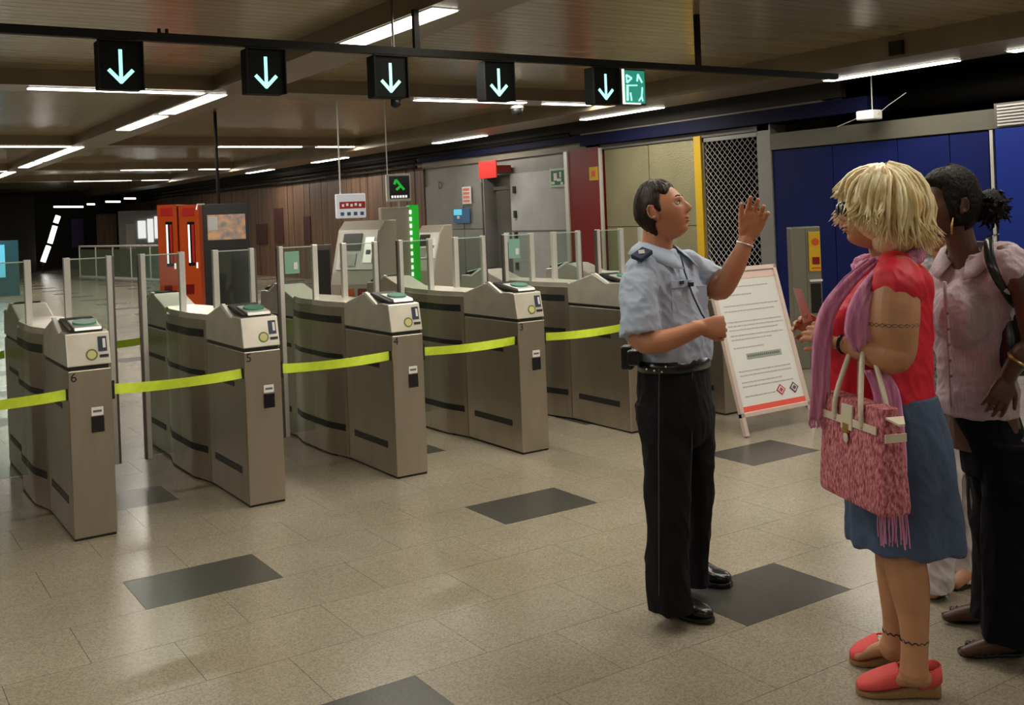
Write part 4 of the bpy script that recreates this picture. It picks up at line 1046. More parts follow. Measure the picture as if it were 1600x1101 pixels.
# ================================================================ BLONDE WOMAN
MT['hair_blonde'] = mat('hair_blonde', (.96, .86, .56), .42, var=.5, vscale=26, stretch=(1, 1, .25), c2=(.60, .42, .17))
MT['top_red'] = mat('top_red', (.66, .006, .030), .6, bump=.15, bscale=20, var=.12, vscale=6)
MT['denim'] = mat('denim', (.060, .095, .175), .8, bump=.2, bscale=220, var=.35, vscale=4, c2=(.035, .055, .11))
MT['scarf'] = mat('scarf', (.74, .32, .48), .75, bump=.3, bscale=30, var=.5, vscale=22, stretch=(3, 3, .3), c2=(.52, .17, .38))
MT['coral'] = mat('coral', (.70, .075, .075), .7, bump=.3, bscale=150); MT['jute'] = mat('jute', (.26, .15, .06), .85, bump=.5, bscale=150)
MT['tweed'] = mat('tweed', (.70, .27, .29), .85, bump=.6, bscale=150, var=.7, vscale=130, stretch=(1, 1, .45), c2=(.26, .03, .055))
MT['cream'] = mat('cream', (.66, .58, .46), .45)
MT['tattoo'] = mat('tattoo', (.10, .07, .05), .6)
D2 = 3.52; b0 = onz(1412, 1070); b0.z = 0
W = thing('person', 'blonde woman in red top, lilac scarf and denim skirt', 'person', b0)
SC2 = F / D2
def P(px, py, dd=0.0): return at(px, py, D2 + dd) - b0
f2 = tocam(-80); s2 = Vector((0, 0, 1)).cross(f2)       # s2: her left side, towards the camera
hf = tocam(-97); hM = head_matrix(P(1366, 334, -.02), hf * .98 + fz * .10, fz)
bm = NB(); add_head(bm, hM, 1.0, True)
limb(bm, [P(1392, 430), P(1386, 400), P(1376, 350)], [.064, .055, .055], 18)
loft(bm, [(P(1395, 690), s2 * .15, f2 * .13), (P(1375, 600), s2 * .13, f2 * .12), (P(1378, 500), s2 * .13, f2 * .12), (P(1390, 440), s2 * .14, f2 * .08), (P(1388, 415), s2 * .06, f2 * .05)], 24)
# legs
limb(bm, [P(1415, 700, -.07), P(1412, 800, -.08), P(1413, 868, -.08), P(1421, 915, -.09), P(1428, 970, -.10), P(1429, 1015, -.10), P(1428, 1050, -.10)], [.085, .062, .067, .064, .048, .043, .046], 20)
limb(bm, [P(1400, 700, .08), P(1398, 800, .09), P(1397, 868, .09), P(1400, 920, .09), P(1400, 965, .10), P(1398, 995, .10), P(1394, 1012, .10)], [.085, .062, .064, .058, .045, .041, .044], 20)
# feet
def Z2(px, py, z=0): p = onz(px, py, z) - b0; return p
for (h, t) in (((1440, 1068), (1352, 1072)), ((1398, 1020), (1340, 1028))):
    a, b = Z2(*h, .05), Z2(*t, .03); limb(bm, [a + fz * .022, a * .55 + b * .45 + fz * .022, b + fz * .004], [.034, .026, .012], 14)
# near (left) arm
limb(bm, [P(1405, 432, -.16), P(1397, 470, -.21), P(1395, 510, -.23), P(1400, 548, -.24), P(1388, 556, -.24), P(1350, 544, -.18), P(1322, 536, -.12), P(1312, 533, -.10)], [.070, .080, .080, .062, .056, .045, .032, .030], 22)
add_hand(bm, P(1310, 532, -.10), -ir * .9 + iu * .35 + FW * .25, FW * .8 - iu * .3, 1, k=.92, curls=[(.5, .7, .5), (.6, .8, .5), (.7, .9, .6), (.8, .9, .6)], spread=.08, thumb=(.6, .8, .4), tc=.4)
# far (right) arm and hand
limb(bm, [P(1385, 432, .15), P(1350, 500, .22), P(1338, 540, .22), P(1305, 528, .12), P(1292, 522, .08)], [.06, .055, .045, .036, .029], 16)
add_hand(bm, P(1288, 520, .07), -ir * .8 + iu * .45 - FW * .1, -FW * .6 - iu * .3, -1, k=.9, curls=[(.4, .6, .4)] * 4, spread=.08, thumb=(.5, .8, .3), tc=.3)
solid('body', bm, 'skin_fair', W, .0036, 2)
face_bits(W, hM, 1.0, 'hair_brown', True)
# sunglasses
bm = NB()
for s in (1, -1):
    e = NB(); ellipsoid(e, (.106, s * .038, .010), (.014, 0, 0), (0, .032, 0), (0, 0, .025)); merge(bm, e, hM)
    e = NB(); tube(e, [(.112, s * .062, .016), (.06, s * .082, .014), (-.005, s * .084, .010)], .004, 6); merge(bm, e, hM)
e = NB(); tube(e, [(.104, -.01, .016), (.104, .01, .016)], .003, 6); merge(bm, e, hM)
obj('sunglasses', bm, 'blackgloss', W, smooth=True)
# hair: full bob of overlapping locks, flicked out at the tips
rnd = random.Random(5)
bm = NB()
ellipsoid(bm, hM @ Vector((-.018, 0, .018)), hM.to_3x3() @ Vector((.118, 0, 0)), hM.to_3x3() @ Vector((0, .110, 0)), hM.to_3x3() @ Vector((0, 0, .118)), 28, 18)
ellipsoid(bm, hM @ Vector((-.060, 0, -.055)), hM.to_3x3() @ Vector((.085, 0, 0)), hM.to_3x3() @ Vector((0, .100, 0)), hM.to_3x3() @ Vector((0, 0, .085)), 24, 16)
def lock(az, el_end, R_, flick, r0, wob):
    pts, rs = [], []; n_ = 9
    for i in range(n_):
        t = i / (n_ - 1); el = 1.45 - (1.45 - el_end) * t ** .9
        a = az + wob * math.sin(t * 3.0) * .25
        rr_ = R_ * (1 + .05 * math.sin(t * 5 + wob * 9)); 
        x = math.cos(el) * math.cos(a) * rr_ * 1.0 - .022; y = math.cos(el) * math.sin(a) * rr_ * .93; z = math.sin(el) * rr_ * .96 + .012
        if el < 0: z = .012 + el * rr_ * 1.0; k = 1 - .22 * min(1, -el / .9); x = (x + .022) * k / max(.5, math.cos(el)) - .022; y = y * k / max(.5, math.cos(el))
        fo = flick * max(0, (t - .72) / .28) ** 1.5
        x += math.cos(a) * fo; y += math.sin(a) * fo; z += fo * .15
        pts.append(hM @ Vector((x, y, z))); rs.append(r0 * (1.0 if t < .65 else max(.12, 1 - (t - .65) / .36)) * (.55 + .45 * min(1, t * 4)))
    tube(bm, pts, rs, 5)
for i in range(300):
    az = rnd.uniform(-PI, PI); aa = abs(az)
    if aa < .80: ee = rnd.uniform(.20, .42); fl = .012
    elif aa < 1.3: ee = rnd.uniform(-.62, -.25); fl = rnd.uniform(.03, .075)
    else: ee = rnd.uniform(-.92, -.55) ; fl = rnd.uniform(.0, .07)
    lock(az, ee, rnd.uniform(.137, .158), fl, rnd.uniform(.007, .012), rnd.uniform(-1, 1))
for i in range(110):
    lock(rnd.choice((1, -1)) * rnd.uniform(.78, 1.35), rnd.uniform(-.55, -.2), rnd.uniform(.140, .160), rnd.uniform(.04, .085), rnd.uniform(.006, .011), rnd.uniform(-1, 1))
for i in range(60):
    lock(rnd.uniform(1.9, 4.4), rnd.uniform(-.75, -.45), rnd.uniform(.150, .166), rnd.uniform(.03, .08), rnd.uniform(.006, .011), rnd.uniform(-1, 1))
obj('hair', bm, 'hair_blonde', W, smooth=True)
# top
bm = NB()
loft(bm, [(P(1378, 640), s2 * .165, f2 * .155), (P(1374, 610), s2 * .170, f2 * .165), (P(1370, 565), s2 * .172, f2 * .172), (P(1370, 520), s2 * .172, f2 * .175), (P(1374, 480), s2 * .168, f2 * .162), (P(1384, 445), s2 * .165, f2 * .135), (P(1390, 424), s2 * .150, f2 * .100), (P(1392, 410), s2 * .095, f2 * .075)], 30, 4, 2.2)
ellipsoid(bm, P(1325, 510, -.07), f2 * .08, s2 * .075, fz * .075); ellipsoid(bm, P(1325, 510, .07), f2 * .08, s2 * .075, fz * .075)
limb(bm, [P(1398, 424, -.12), P(1402, 440, -.17), P(1401, 452, -.195)], [.070, .082, .088], 22)
solid('top', bm, 'top_red', W, .006, 4, fold(.008, 7, (1, 1, .5), 11))
# skirt
bm = NB()
def S2(px, py, dd, hw, hd): return (P(px, py, dd), ir * (hw / SC2), FW * hd)
loft(bm, [S2(1382, 612, 0, 76, .165), S2(1386, 640, 0, 82, .175), S2(1396, 690, 0, 86, .185), S2(1406, 750, 0, 84, .185), S2(1413, 800, 0, 86, .19), S2(1417, 848, 0, 88, .195)], 40, 4, 2.1)
def skf(p):
    a = math.atan2(p.y, p.x); return .006 * sstep(.95, .45, p.z) * math.sin(a * 9 + p.z * 2) + fold(.004, 8, (1, 1, .4), 2)(p)
solid('skirt', bm, 'denim', W, .006, 3, skf)
bm = NB(); N = 40
for q in (0,):
    pts = [P(1382, 622) + ir * (78.5 / SC2) * math.cos(2 * PI * j / N) + FW * .172 * math.sin(2 * PI * j / N) for j in range(N + 1)]
# scarf
def ribbon(name, m, cs, ws, across, parent, waves=3, amp=.006, th_=.004, n_=11, fr=0):
    rows = []
    cs = [Vector(c) for c in cs]; K = (len(cs) - 1) * 5
    for i in range(K + 1):
        u = i / 5; j = min(int(u), len(cs) - 2); t = u - j
        q = [cs[max(j - 1, 0)], cs[j], cs[j + 1], cs[min(j + 2, len(cs) - 1)]]; c = cr_(*q, t); wd = ws[j] + (ws[j + 1] - ws[j]) * t
        ac = across[j].lerp(across[j + 1], t).normalized(); d = (q[2] - q[1]).normalized(); nr = ac.cross(d).normalized()
        rows.append([c + ac * wd * (k / (n_ - 1) - .5) + nr * amp * math.sin(k * waves * 2 * PI / (n_ - 1) + i * .15) for k in range(n_)])
    o = strip(name, m, rows, parent, th_)
    if fr:
        bm = NB(); rr_ = random.Random(2)
        for k in range(n_ * 2 - 1):
            a = rows[-1][k // 2].lerp(rows[-1][min(n_ - 1, (k + 1) // 2)], .5); e = a + Vector((rr_.uniform(-.008, .008), rr_.uniform(-.008, .008), -fr * rr_.uniform(.7, 1.1)))
            tube(bm, [a, (a + e) / 2 + Vector((rr_.uniform(-.004, .004), 0, 0)), e], .0022, 4)
        obj('fringe', bm, m, o)['kind'] = 'stuff'
    return o
bm = NB(); pts = []; rs = []
for j in range(25):
    a = 2 * PI * j / 24; pts.append(P(1388, 408) + f2 * (.088 * math.cos(a)) + s2 * .095 * math.sin(a) + fz * (-.022 * math.cos(a) + .006 * math.sin(3 * a))); rs.append(.030 + .006 * math.sin(a * 5))
tube(bm, pts, rs, 12, False); sc = solid('scarf', bm, 'scarf', W, .005, 2, fold(.010, 14, (1, 1, 1.5), 4))
ac = (ir * .8 + FW * -.2).normalized(); ax2 = [ac, (ir * .75 + FW * .2).normalized(), ir * 1.0, ir * 1.0, ir * 1.0]
ribbon('scarf_drape', 'scarf', [P(1395, 412, -.135), P(1368, 440, -.20), P(1349, 480, -.235), P(1345, 520, -.235), P(1350, 549, -.215)], [.08, .09, .09, .10, .06], ax2, W, 4, .008)
ribbon('scarf_drape', 'scarf', [P(1368, 404, -.10), P(1335, 432, -.13), P(1307, 466, -.14), P(1291, 500, -.14), P(1284, 550, -.13), P(1281, 610, -.12), P(1277, 655, -.12)], [.05, .06, .06, .06, .06, .065, .055], [ir * 1.0] * 7, W, 2, .008, fr=.03)
ribbon('scarf_tail', 'scarf', [P(1368, 578, -.225), P(1384, 610, -.24), P(1392, 660, -.245), P(1397, 730, -.25), P(1394, 800, -.26)], [.07, .085, .085, .085, .09], [ir * 1.0] * 5, W, 3, .007, fr=.11)
# watch, rings, armband, anklet
def band(nm, m, c, ax, r, rr_, par, wobble=0, seg=48):
    s_, t_ = frame_at(Vector(ax)); a_ = Vector(ax).normalized(); bm = NB()
    tube(bm, [c + (s_ * math.cos(a) + t_ * math.sin(a)) * r + a_ * wobble * math.sin(a * 13) for a in [2 * PI * i / seg for i in range(seg + 1)]], rr_, 6); return obj(nm, bm, m, par)
ax = P(1322, 536, -.12) - P(1312, 533, -.10)
wt = band('watch_strap', 'leather_black', P(1319, 535, -.115), ax, .0325, .006, W)
bm = NB(); disc(bm, P(1319, 535, -.115) - FW * .030, -FW + iu * .5, .017, .009, 16); obj('watch_case', bm, 'gold', wt)
band('armband_tattoo', 'tattoo', P(1394.5, 505, -.228), iu, .0795, .0016, W, .006); band('armband_tattoo', 'tattoo', P(1394.5, 505, -.228), iu, .0795, .0014, W, -.006)
band('anklet', 'leather_black', P(1428, 998, -.10), iu, .0445, .0022, W, .004); band('anklet', 'leather_black', P(1399, 985, .10), iu, .042, .0022, W, .004)
# shoes: coral espadrilles on wedge soles
def espadrille(h, t, dd):
    heel, toe = Z2(*h), Z2(*t); heel.z = toe.z = 0; d = (toe - heel); L = d.length; d.normalize(); s = fz.cross(d)
    bm = NB(); secs = []
    for u, ww, hh in ((-.02, .55, .058), (.05, .80, .058), (.3, .80, .045), (.6, 1.0, .028), (.85, .98, .020), (.97, .62, .018), (1.0, .3, .015)):
        secs.append((heel + d * L * u + fz * (hh / 2), s * .048 * ww, fz * hh / 2))
    loft(bm, secs, 22, 3, 4.5); o = obj('shoe', bm, 'jute', W)
    bm = NB(); secs = []
    for u, ww, hh, b_ in ((.48, .98, .070, .030), (.62, 1.06, .062, .024), (.80, 1.04, .048, .018), (.93, .74, .034, .016), (.99, .4, .02, .016)):
        secs.append((heel + d * L * u + fz * (b_ + hh / 2), s * .048 * ww, fz * hh / 2))
    loft(bm, secs, 22, 3, 2.6); obj('toe_cap', bm, 'coral', o, smooth=True)
    rows = []
    for z, k in ((.05, 1.0), (.075, 1.02), (.105, .96)):
        rows.append([heel + d * (L * .10 + (.038 * k) * -math.cos(a)) + s * .040 * k * math.sin(a) + d * (.05 if abs(a) > 1.3 else 0) * (abs(a) - 1.3) + fz * (z - .02 * max(0, abs(a) - 1.0)) for a in [-1.9 + 3.8 * i / 14 for i in range(15)]])
    strip('heel_cup', 'coral', rows, o, .005)
    bm = NB(); tube(bm, [heel + d * L * .2 + s * .045 + fz * .085, heel + d * L * .42 + s * .040 + fz * .088, heel + d * L * .6 + s * .03 + fz * .075], .004, 6)
    tube(bm, [heel + d * L * .2 - s * .045 + fz * .085, heel + d * L * .42 - s * .040 + fz * .088, heel + d * L * .6 - s * .03 + fz * .075], .004, 6); obj('strap', bm, 'coral', o)
espadrille((1466, 1086), (1338, 1082), 0); espadrille((1412, 1036), (1328, 1034), 0)
# paper in the hands
t = thing('paper_slip', 'small folded paper held upright in the blonde woman\'s hands', 'paper', at(1262, 508, D2 + .0))
c = t.location.copy()
bm = NB(); q = [at(1256, 505, D2) - c, at(1270, 500, D2 + .02) - c, at(1252, 452, D2 + .05) - c, at(1240, 450, D2 + .03) - c]
prism(bm, q, FW * .003); obj('sheet', bm, MT.setdefault('paperpink', mat('paperpink', (.66, .55, .49), .6)), t)
# ---------------- handbag
A_, B_ = at(1269, 760, 3.43), at(1367, 811, 3.06); A_.z = B_.z = (A_.z + B_.z) / 2
wv = (B_ - A_); Lb = wv.length; wv.normalize(); gv = Vector((0, 0, 1)).cross(wv);
if gv.dot(FW) < 0: gv = -gv
HB = thing('handbag', 'pink tweed handbag with cream handles hanging from the blonde woman\'s arm', 'bag', A_)
def Bp(u, v, z): return wv * (u * Lb) + gv * v + fz * z
hb = .30
bm = NB(); secs = []
bag = NB()
loft(bag, [(Bp(.5, .075, 0) , wv * Lb * .49, gv * .050), (Bp(.5, .075, .02), wv * Lb * .505, gv * .058), (Bp(.5, .075, .15), wv * Lb * .49, gv * .050), (Bp(.5, .075, .27), wv * Lb * .475, gv * .038), (Bp(.5, .075, .315), wv * Lb * .47, gv * .030)], 40, 4, 7)
obj('bag_body', bag, 'tweed', HB, smooth=False)
def bp(nm, m, u0, u1, z0, z1, e=.004, v=None):
    bm = NB(); vv = lambda z: .075 - (.058 + (.038 - .058) * (z - .02) / .25) - .002
    prism(bm, [Bp(u0, vv(z0), z0), Bp(u1, vv(z0), z0), Bp(u1, vv(z1), z1), Bp(u0, vv(z1), z1)], -gv * e); return obj(nm, bm, m, HB, bevel=.001)
bp('belt_strap', 'cream', .06, .40, .238, .262); bp('belt_strap', 'cream', .58, .93, .238, .262)
bp('flap', 'cream', .41, .58, .225, .302, .007); bp('clasp', 'gold', .46, .53, .215, .245, .012)
bm = NB(); ellipsoid(bm, Bp(.5, .022, .200), wv * .014, gv * .004, fz * .018, 10, 8); obj('padlock', bm, 'cream', HB)
for u in (-.01, 1.01):
    bm = NB(); s_ = -1 if u < .5 else 1
    prism(bm, [Bp(u, .045, .29), Bp(u, .105, .29), Bp(u + s_ * .10, .085, .275), Bp(u + s_ * .10, .065, .275)], fz * .006); obj('side_tab', bm, 'cream', HB)
    bm = NB(); prism(bm, [Bp(u, .04, .22), Bp(u, .11, .22), Bp(u, .11, .245), Bp(u, .04, .245)], wv * s_ * .004); obj('side_belt', bm, 'cream', HB)
bobj_rim = NB(); box(bobj_rim, 0, 1, 0, 1, 0, 1); bobj_rim.free()
apex = P(1346, 526, -.17) + b0 - A_
for v_, us in ((.032, (.30, .72)), (.118, (.30, .72))):
    bm = NB(); top = apex + gv * (v_ - .075) * .25
    pts = [Bp(us[0], v_, .245), Bp(us[0] + .01, v_, .31), Bp(us[0], v_, .31).lerp(top, .55) - wv * .012, top - wv * .026 - fz * .02, top, top + wv * .026 - fz * .02, Bp(us[1], v_, .31).lerp(top, .55) + wv * .012, Bp(us[1] - .01, v_, .31), Bp(us[1], v_, .245)]
    # flat leather strap
    P_ = []
    for i in range(len(pts) - 1):
        q = [pts[max(i - 1, 0)], pts[i], pts[i + 1], pts[min(i + 2, len(pts) - 1)]]
        for k in range(5): P_.append(cr_(*q, k / 5))
    P_.append(pts[-1]); tube(bm, P_, .0085, 8); obj('handle', bm, 'cream', HB, smooth=True)

# ================================================================ DARK HAIRED WOMAN
MT['blouse_lilac'] = mat('blouse_lilac', (.44, .34, .385), .75, bump=.2, bscale=16, var=.3, vscale=40, stretch=(6, 6, .3), c2=(.35, .26, .30))
MT['trousers_deep'] = mat('trousers_deep', (.004, .0035, .006), .9, spec=.15)
D3 = 3.78; b3 = onz(1560, 1005); b3.z = 0; SC3 = F / D3
V = thing('person', 'black haired woman in lilac blouse and wide black trousers, cut by the picture edge', 'person', b3)
def P(px, py, dd=0.0): return at(px, py, D3 + dd) - b3
f3 = tocam(-52); s3 = fz.cross(f3)
hf = tocam(-82); hM = head_matrix(P(1482, 322, 0), hf, fz)
bm = NB(); add_head(bm, hM, 1.0, True)
limb(bm, [P(1512, 430), P(1505, 392), P(1492, 345)], [.062, .052, .052], 18)
loft(bm, [(P(1540, 700), s3 * .14, f3 * .10), (P(1530, 600), s3 * .12, f3 * .09), (P(1528, 500), s3 * .13, f3 * .09), (P(1528, 430), s3 * .15, f3 * .07), (P(1516, 405), s3 * .06, f3 * .05)], 24)
limb(bm, [P(1575, 700, -.05), P(1580, 850, -.08), P(1575, 985, -.10)], [.08, .055, .04], 14); limb(bm, [P(1545, 700, .1), P(1545, 850, .12), P(1545, 950, .14)], [.08, .055, .04], 14)
def Z3(px, py, z=0): return onz(px, py, z) - b3
for (h, t) in (((1580, 1012), (1508, 1020)), ((1545, 962), (1480, 966))):
    a, b = Z3(*h, .04), Z3(*t, .02); limb(bm, [a + fz * .02, a * .5 + b * .5 + fz * .018, b + fz * .006], [.034, .030, .018], 14)
# near arm: elbow out beyond the frame, hand at the hip
limb(bm, [P(1572, 405, -.16), P(1598, 440, -.22), P(1612, 500, -.24), P(1618, 545, -.24), P(1600, 552, -.26), P(1582, 575, -.24), P(1576, 588, -.23)], [.058, .052, .046, .044, .040, .030, .028], 18)
add_hand(bm, P(1575, 590, -.23), -iu * .85 - ir * .4 - FW * .05, FW * .7 + ir * .2, 1, k=.92, curls=[(.3, .4, .3)] * 4, spread=.1)
limb(bm, [P(1478, 420, .15), P(1480, 500, .2), P(1485, 560, .2), P(1500, 625, .18)], [.050, .042, .036, .026], 14)
solid('body', bm, 'skin_dark', V, .0042, 2)
face_bits(V, hM, 1.0, 'hair_black', True)
def th3(a, e):
    aa = abs(a); front = sstep(.62, .8, e + .12 * g_(aa - .9, .3)); side = sstep(1.0, 1.2, aa + .4 * e) * sstep(-.8, -.45, e + .25 * (aa > 2)); ear = g_(aa - 1.62, .2) * g_(e + .05, .25)
    return -.006 + max(front, side) * (1 - ear) * (.022 + .012 * sstep(.2, 1, e) + .012 * g_(aa - PI, 1.0) + .003 * noise.noise(Vector((a * 20, e * 8, 1))))
bm = hair_shell(hM, th3, 1.0, True)
rnd = random.Random(8)
ellipsoid(bm, P(1548, 322, .0), ir * .055, FW * .055, iu * .062)
for i in range(90):
    d_ = Vector((rnd.gauss(0, 1), rnd.gauss(0, 1), rnd.gauss(0, 1))).normalized(); c = P(1548, 322) + d_ * .045
    tube(bm, [c, c + d_ * .015 + Vector((rnd.uniform(-.01, .01), rnd.uniform(-.01, .01), rnd.uniform(-.02, .01))), c + d_ * .020 + Vector((rnd.uniform(-.02, .02), rnd.uniform(-.02, .02), rnd.uniform(-.03, .01)))], [.008, .006, .002], 5)
obj('hair', bm, 'hair_black', V, smooth=True)
bm = NB(); tube(bm, [P(1489, 340, -.085), P(1487, 352, -.09), P(1487, 366, -.088)], [.002, .0042, .003], 8); obj('earring', bm, 'gold', V, smooth=True)
bm = NB()
loft(bm, [(P(1526, 646), s3 * .150, f3 * .118), (P(1526, 622), s3 * .148, f3 * .115), (P(1526, 580), s3 * .140, f3 * .108), (P(1526, 530), s3 * .148, f3 * .115), (P(1524, 480), s3 * .168, f3 * .128), (P(1526, 440), s3 * .178, f3 * .112), (P(1526, 412), s3 * .160, f3 * .085), (P(1518, 396), s3 * .085, f3 * .065)], 30, 4, 2.2)
ellipsoid(bm, P(1512, 490, -.06), f3 * .125, s3 * .10, fz * .13); ellipsoid(bm, P(1500, 488, .02), f3 * .125, s3 * .10, fz * .13)
limb(bm, [P(1562, 402, -.13), P(1578, 412, -.17), P(1588, 424, -.20)], [.062, .068, .066], 18); limb(bm, [P(1486, 412, .12), P(1478, 440, .17)], [.06, .062], 16)
solid('blouse', bm, 'blouse_lilac', V, .006, 4, fold(.009, 7, (1, 1, .8), 5))
nk = P(1511, 388)
for sg in (1, -1):
    angs = [180, 150, 120, 90, 60, 38, 20]
    top = [ringp(nk, .074, sg * a, .022 - .07 * sstep(110, 15, a), f3, s3) for a in angs]; bot = [ringp(nk, .112 + .030 * sstep(90, 20, a), sg * a, -.014 - .09 * sstep(100, 20, a), f3, s3) for a in angs]
    strip('collar', 'blouse_lilac', [top, [(a + b) / 2 + (a - nk).normalized() * .008 for a, b in zip(top, bot)], bot], V)
pl = []
for k in range(9):
    t_ = k / 8; c_ = P(1476 + 12 * t_, 440 + 196 * t_, -.17 + .02 * math.sin(t_ * 3)); pl.append(c_)
bm = NB(); tube(bm, pl, .007, 6); obj('placket', bm, 'blouse_light', V, smooth=True) if 'blouse_light' in MT else obj('placket', bm, 'blouse_lilac', V, smooth=True)
for k in (2, 3, 4, 5, 6):
    bm = NB(); ellipsoid(bm, pl[k] - FW * .008, ir * .005, FW * .002, iu * .005, 10, 6); obj('button', bm, 'ink', V)
bm = NB()
def S3(px, py, dd, hw, hd): return (P(px, py, dd), ir * (hw / SC3), FW * hd)
loft(bm, [S3(1532, 622, 0, 47, .105), S3(1540, 655, 0, 50, .125), S3(1552, 700, 0, 52, .135), S3(1558, 740, 0, 50, .12)], 28, 4)
loft(bm, [S3(1582, 690, -.07, 48, .11), S3(1588, 780, -.09, 48, .11), S3(1592, 880, -.10, 52, .12), S3(1595, 960, -.10, 58, .13), S3(1596, 998, -.10, 60, .13)], 26, 4)
loft(bm, [S3(1548, 690, .08, 42, .11), S3(1555, 780, .11, 42, .11), S3(1562, 860, .12, 44, .115), S3(1566, 920, .13, 48, .12), S3(1566, 962, .13, 50, .12)], 26, 4)
solid('trousers', bm, 'trousers_deep', V, .007, 4, fold(.010, 5, (1, 1, .4), 9))
def sandal(h, t):
    heel, toe = Z3(*h), Z3(*t); heel.z = toe.z = 0; d = toe - heel; L = d.length; d.normalize(); s = fz.cross(d)
    bm = NB(); loft(bm, [(heel + d * L * u + fz * .009, s * .044 * ww, fz * .009) for u, ww in ((-.02, .5), (.1, .8), (.4, .8), (.7, 1.05), (.92, .85), (1.02, .35))], 20, 3, 4); o = obj('sandal', bm, 'leather_black', V)
    for u in (.62, .72, .82):
        bm = NB(); tube(bm, [heel + d * L * u + s * .046 * math.cos(a) + fz * (.012 + .042 * math.sin(a) * (1.25 - u * .7)) for a in [PI * i / 10 for i in range(11)]], .006, 6); obj('strap', bm, 'leather_black', o)
    bm = NB(); tube(bm, [heel + d * L * .45 + s * .040 + fz * .015, heel + d * L * .3 + s * .036 + fz * .06, heel + d * L * .05 + fz * .075, heel + d * L * .3 - s * .036 + fz * .06, heel + d * L * .45 - s * .040 + fz * .015], .005, 6); obj('strap', bm, 'leather_black', o)
sandal((1595, 1022), (1500, 1022)); sandal((1560, 970), (1474, 966))
bm = NB(); ax = P(1582, 575, -.24) - P(1600, 552, -.26)
band('bracelet', 'gold', P(1592, 562, -.25), ax, .036, .006, V)
t = thing('shoulder_bag', 'black leather shoulder bag tucked under the black haired woman\'s arm', 'bag', b3)
bm = NB(); loft(bm, [(P(1606, 585, -.13), ir * .075, FW * .035), (P(1606, 570, -.13), ir * .10, FW * .05), (P(1604, 520, -.12), ir * .10, FW * .05), (P(1602, 470, -.11), ir * .085, FW * .03)], 24, 4, 3); obj('bag_body', bm, 'leather_black', t, smooth=True)
ribbon('shoulder_strap', 'leather_black', [P(1560, 366, -.08), P(1546, 372, -.19), P(1546, 400, -.235), P(1556, 430, -.25), P(1575, 462, -.22), P(1590, 480, -.17)], [.035] * 6, [FW + ir * .3, ir + FW * .3, ir * 1.0, ir * 1.0, ir * 1.0, ir * 1.0], t, 0, 0, .006, 3)
bm = NB(); tube(bm, [P(1570, 452, -.235), P(1586, 466, -.20)], .008, 8); obj('buckle', bm, 'alu', t)

# ================================================================ WOMAN BEHIND
MT['white_cloth'] = mat('white_cloth', (.62, .56, .56), .8, bump=.2, bscale=12); MT['blouse_pale'] = mat('blouse_pale', (.38, .36, .38), .8, var=.4, vscale=60, bump=.2, bscale=14)
MT['scarf_mono'] = mat('scarf_mono', (.35, .33, .36), .8, var=.95, vscale=14, stretch=(2, 2, 5), c2=(.02, .015, .02))
D4 = 4.36; b4 = onz(1482, 918); b4.z = 0; SC4 = F / D4
U = thing('person', 'woman in white trousers mostly hidden behind the other two women', 'person', b4)
def P(px, py, dd=0.0): return at(px, py, D4 + dd) - b4
f4 = tocam(-45); s4 = fz.cross(f4)
hM = head_matrix(P(1470, 352, 0), f4, fz)
bm = NB(); add_head(bm, hM, .95, True)
limb(bm, [P(1474, 430), P(1473, 400), P(1471, 365)], [.058, .05, .05], 16)
loft(bm, [(P(1486, 680), s4 * .14, f4 * .10), (P(1482, 560), s4 * .12, f4 * .09), (P(1478, 440), s4 * .14, f4 * .07), (P(1474, 415), s4 * .06, f4 * .05)], 22)
limb(bm, [P(1470, 660, -.04), P(1466, 790, -.06), P(1463, 912, -.06)], [.075, .05, .036], 12); limb(bm, [P(1500, 660, .06), P(1504, 780, .08), P(1506, 895, .08)], [.075, .05, .036], 12)
limb(bm, [P(1444, 420, .0), P(1442, 480, .02), P(1446, 540, .0), P(1470, 600, -.13), P(1478, 625, -.15)], [.05, .045, .04, .028, .026], 14)
add_hand(bm, P(1478, 628, -.15), -iu, FW, 1, k=.88)
limb(bm, [P(1508, 420, .0), P(1514, 500, .05), P(1512, 580, .0), P(1502, 630, -.08)], [.05, .045, .036, .028], 14)
def Z4(px, py, z=0): return onz(px, py, z) - b4
for (h, t) in (((1466, 918), (1458, 930)), ((1510, 903), (1494, 915))):
    a, b = Z4(*h, .04), Z4(*t, .02); limb(bm, [a + fz * .02, b + fz * .01], [.032, .024], 12)
solid('body', bm, 'skin_fair', U, .005, 2)
face_bits(U, hM, .95, 'hair_brown', True)
bm = hair_shell(hM, lambda a, e: -.006 + max(sstep(.6, .8, e), sstep(.8, 1.0, abs(a))) * .034, .95, True, 60, 50)
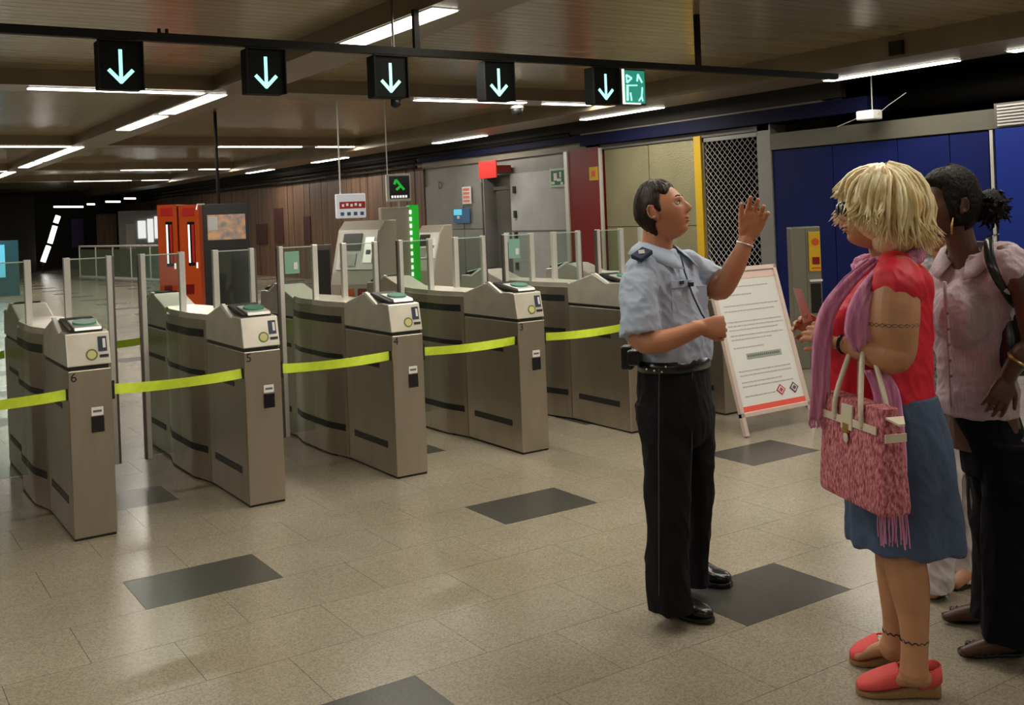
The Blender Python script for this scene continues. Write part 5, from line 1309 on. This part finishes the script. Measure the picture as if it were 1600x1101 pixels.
for i in range(90):
    a = rnd.uniform(.9, 2 * PI - .9); q0 = Vector((math.cos(a) * .085, math.sin(a) * .085, .04)); 
    tube(bm, [hM @ q0, hM @ Vector((q0.x * 1.15, q0.y * 1.15, -.04)), hM @ Vector((q0.x * 1.1, q0.y * 1.1, -.09)), hM @ Vector((q0.x * 1.2, q0.y * 1.2, -.135 + rnd.uniform(-.02, .02)))], [.012, .012, .010, .003], 5)
obj('hair', bm, 'hair_blonde', U, smooth=True)
bm = NB(); loft(bm, [(P(1484, 660), s4 * .155, f4 * .12), (P(1482, 600), s4 * .145, f4 * .11), (P(1480, 520), s4 * .15, f4 * .115), (P(1477, 440), s4 * .17, f4 * .105), (P(1475, 415), s4 * .14, f4 * .08), (P(1474, 402), s4 * .08, f4 * .06)], 26, 4)
limb(bm, [P(1450, 420, .0), P(1443, 445, .01), P(1442, 475, .02)], [.058, .062, .062], 14); limb(bm, [P(1500, 420, .0), P(1508, 450, .02), P(1512, 480, .03)], [.058, .062, .062], 14)
solid('blouse', bm, 'blouse_pale', U, .007, 4, fold(.010, 8, (1, 1, .7), 6))
ribbon('patterned_scarf', 'scarf_mono', [P(1458, 520, -.17), P(1470, 580, -.21), P(1482, 640, -.22), P(1490, 700, -.20)], [.13, .16, .15, .06], [ir * 1.0] * 4, U, 3, .008)
bm = NB()
def S4(px, py, dd, hw, hd): return (P(px, py, dd), ir * (hw / SC4), FW * hd)
loft(bm, [S4(1486, 630, 0, 50, .12), S4(1487, 680, 0, 53, .13), S4(1487, 730, 0, 48, .11)], 24, 4)
loft(bm, [S4(1470, 690, -.04, 31, .10), S4(1467, 790, -.06, 26, .09), S4(1463, 860, -.06, 26, .09), S4(1460, 918, -.06, 27, .10)], 22, 4)
loft(bm, [S4(1502, 690, .06, 32, .10), S4(1506, 790, .08, 27, .09), S4(1507, 850, .08, 28, .09), S4(1509, 902, .08, 30, .10)], 22, 4)
solid('trousers', bm, 'white_cloth', U, .007, 4, fold(.012, 6, (1, 1, .6), 12))
for (h, t, m_) in (((1466, 916), (1456, 936), 'leather_black'), ((1512, 900), (1490, 922), 'darkred')):
    MT.setdefault('darkred', mat('darkred', (.10, .012, .015), .5)); shoe('shoe', Z4(*h), Z4(*t), .085, .05, m_, U)
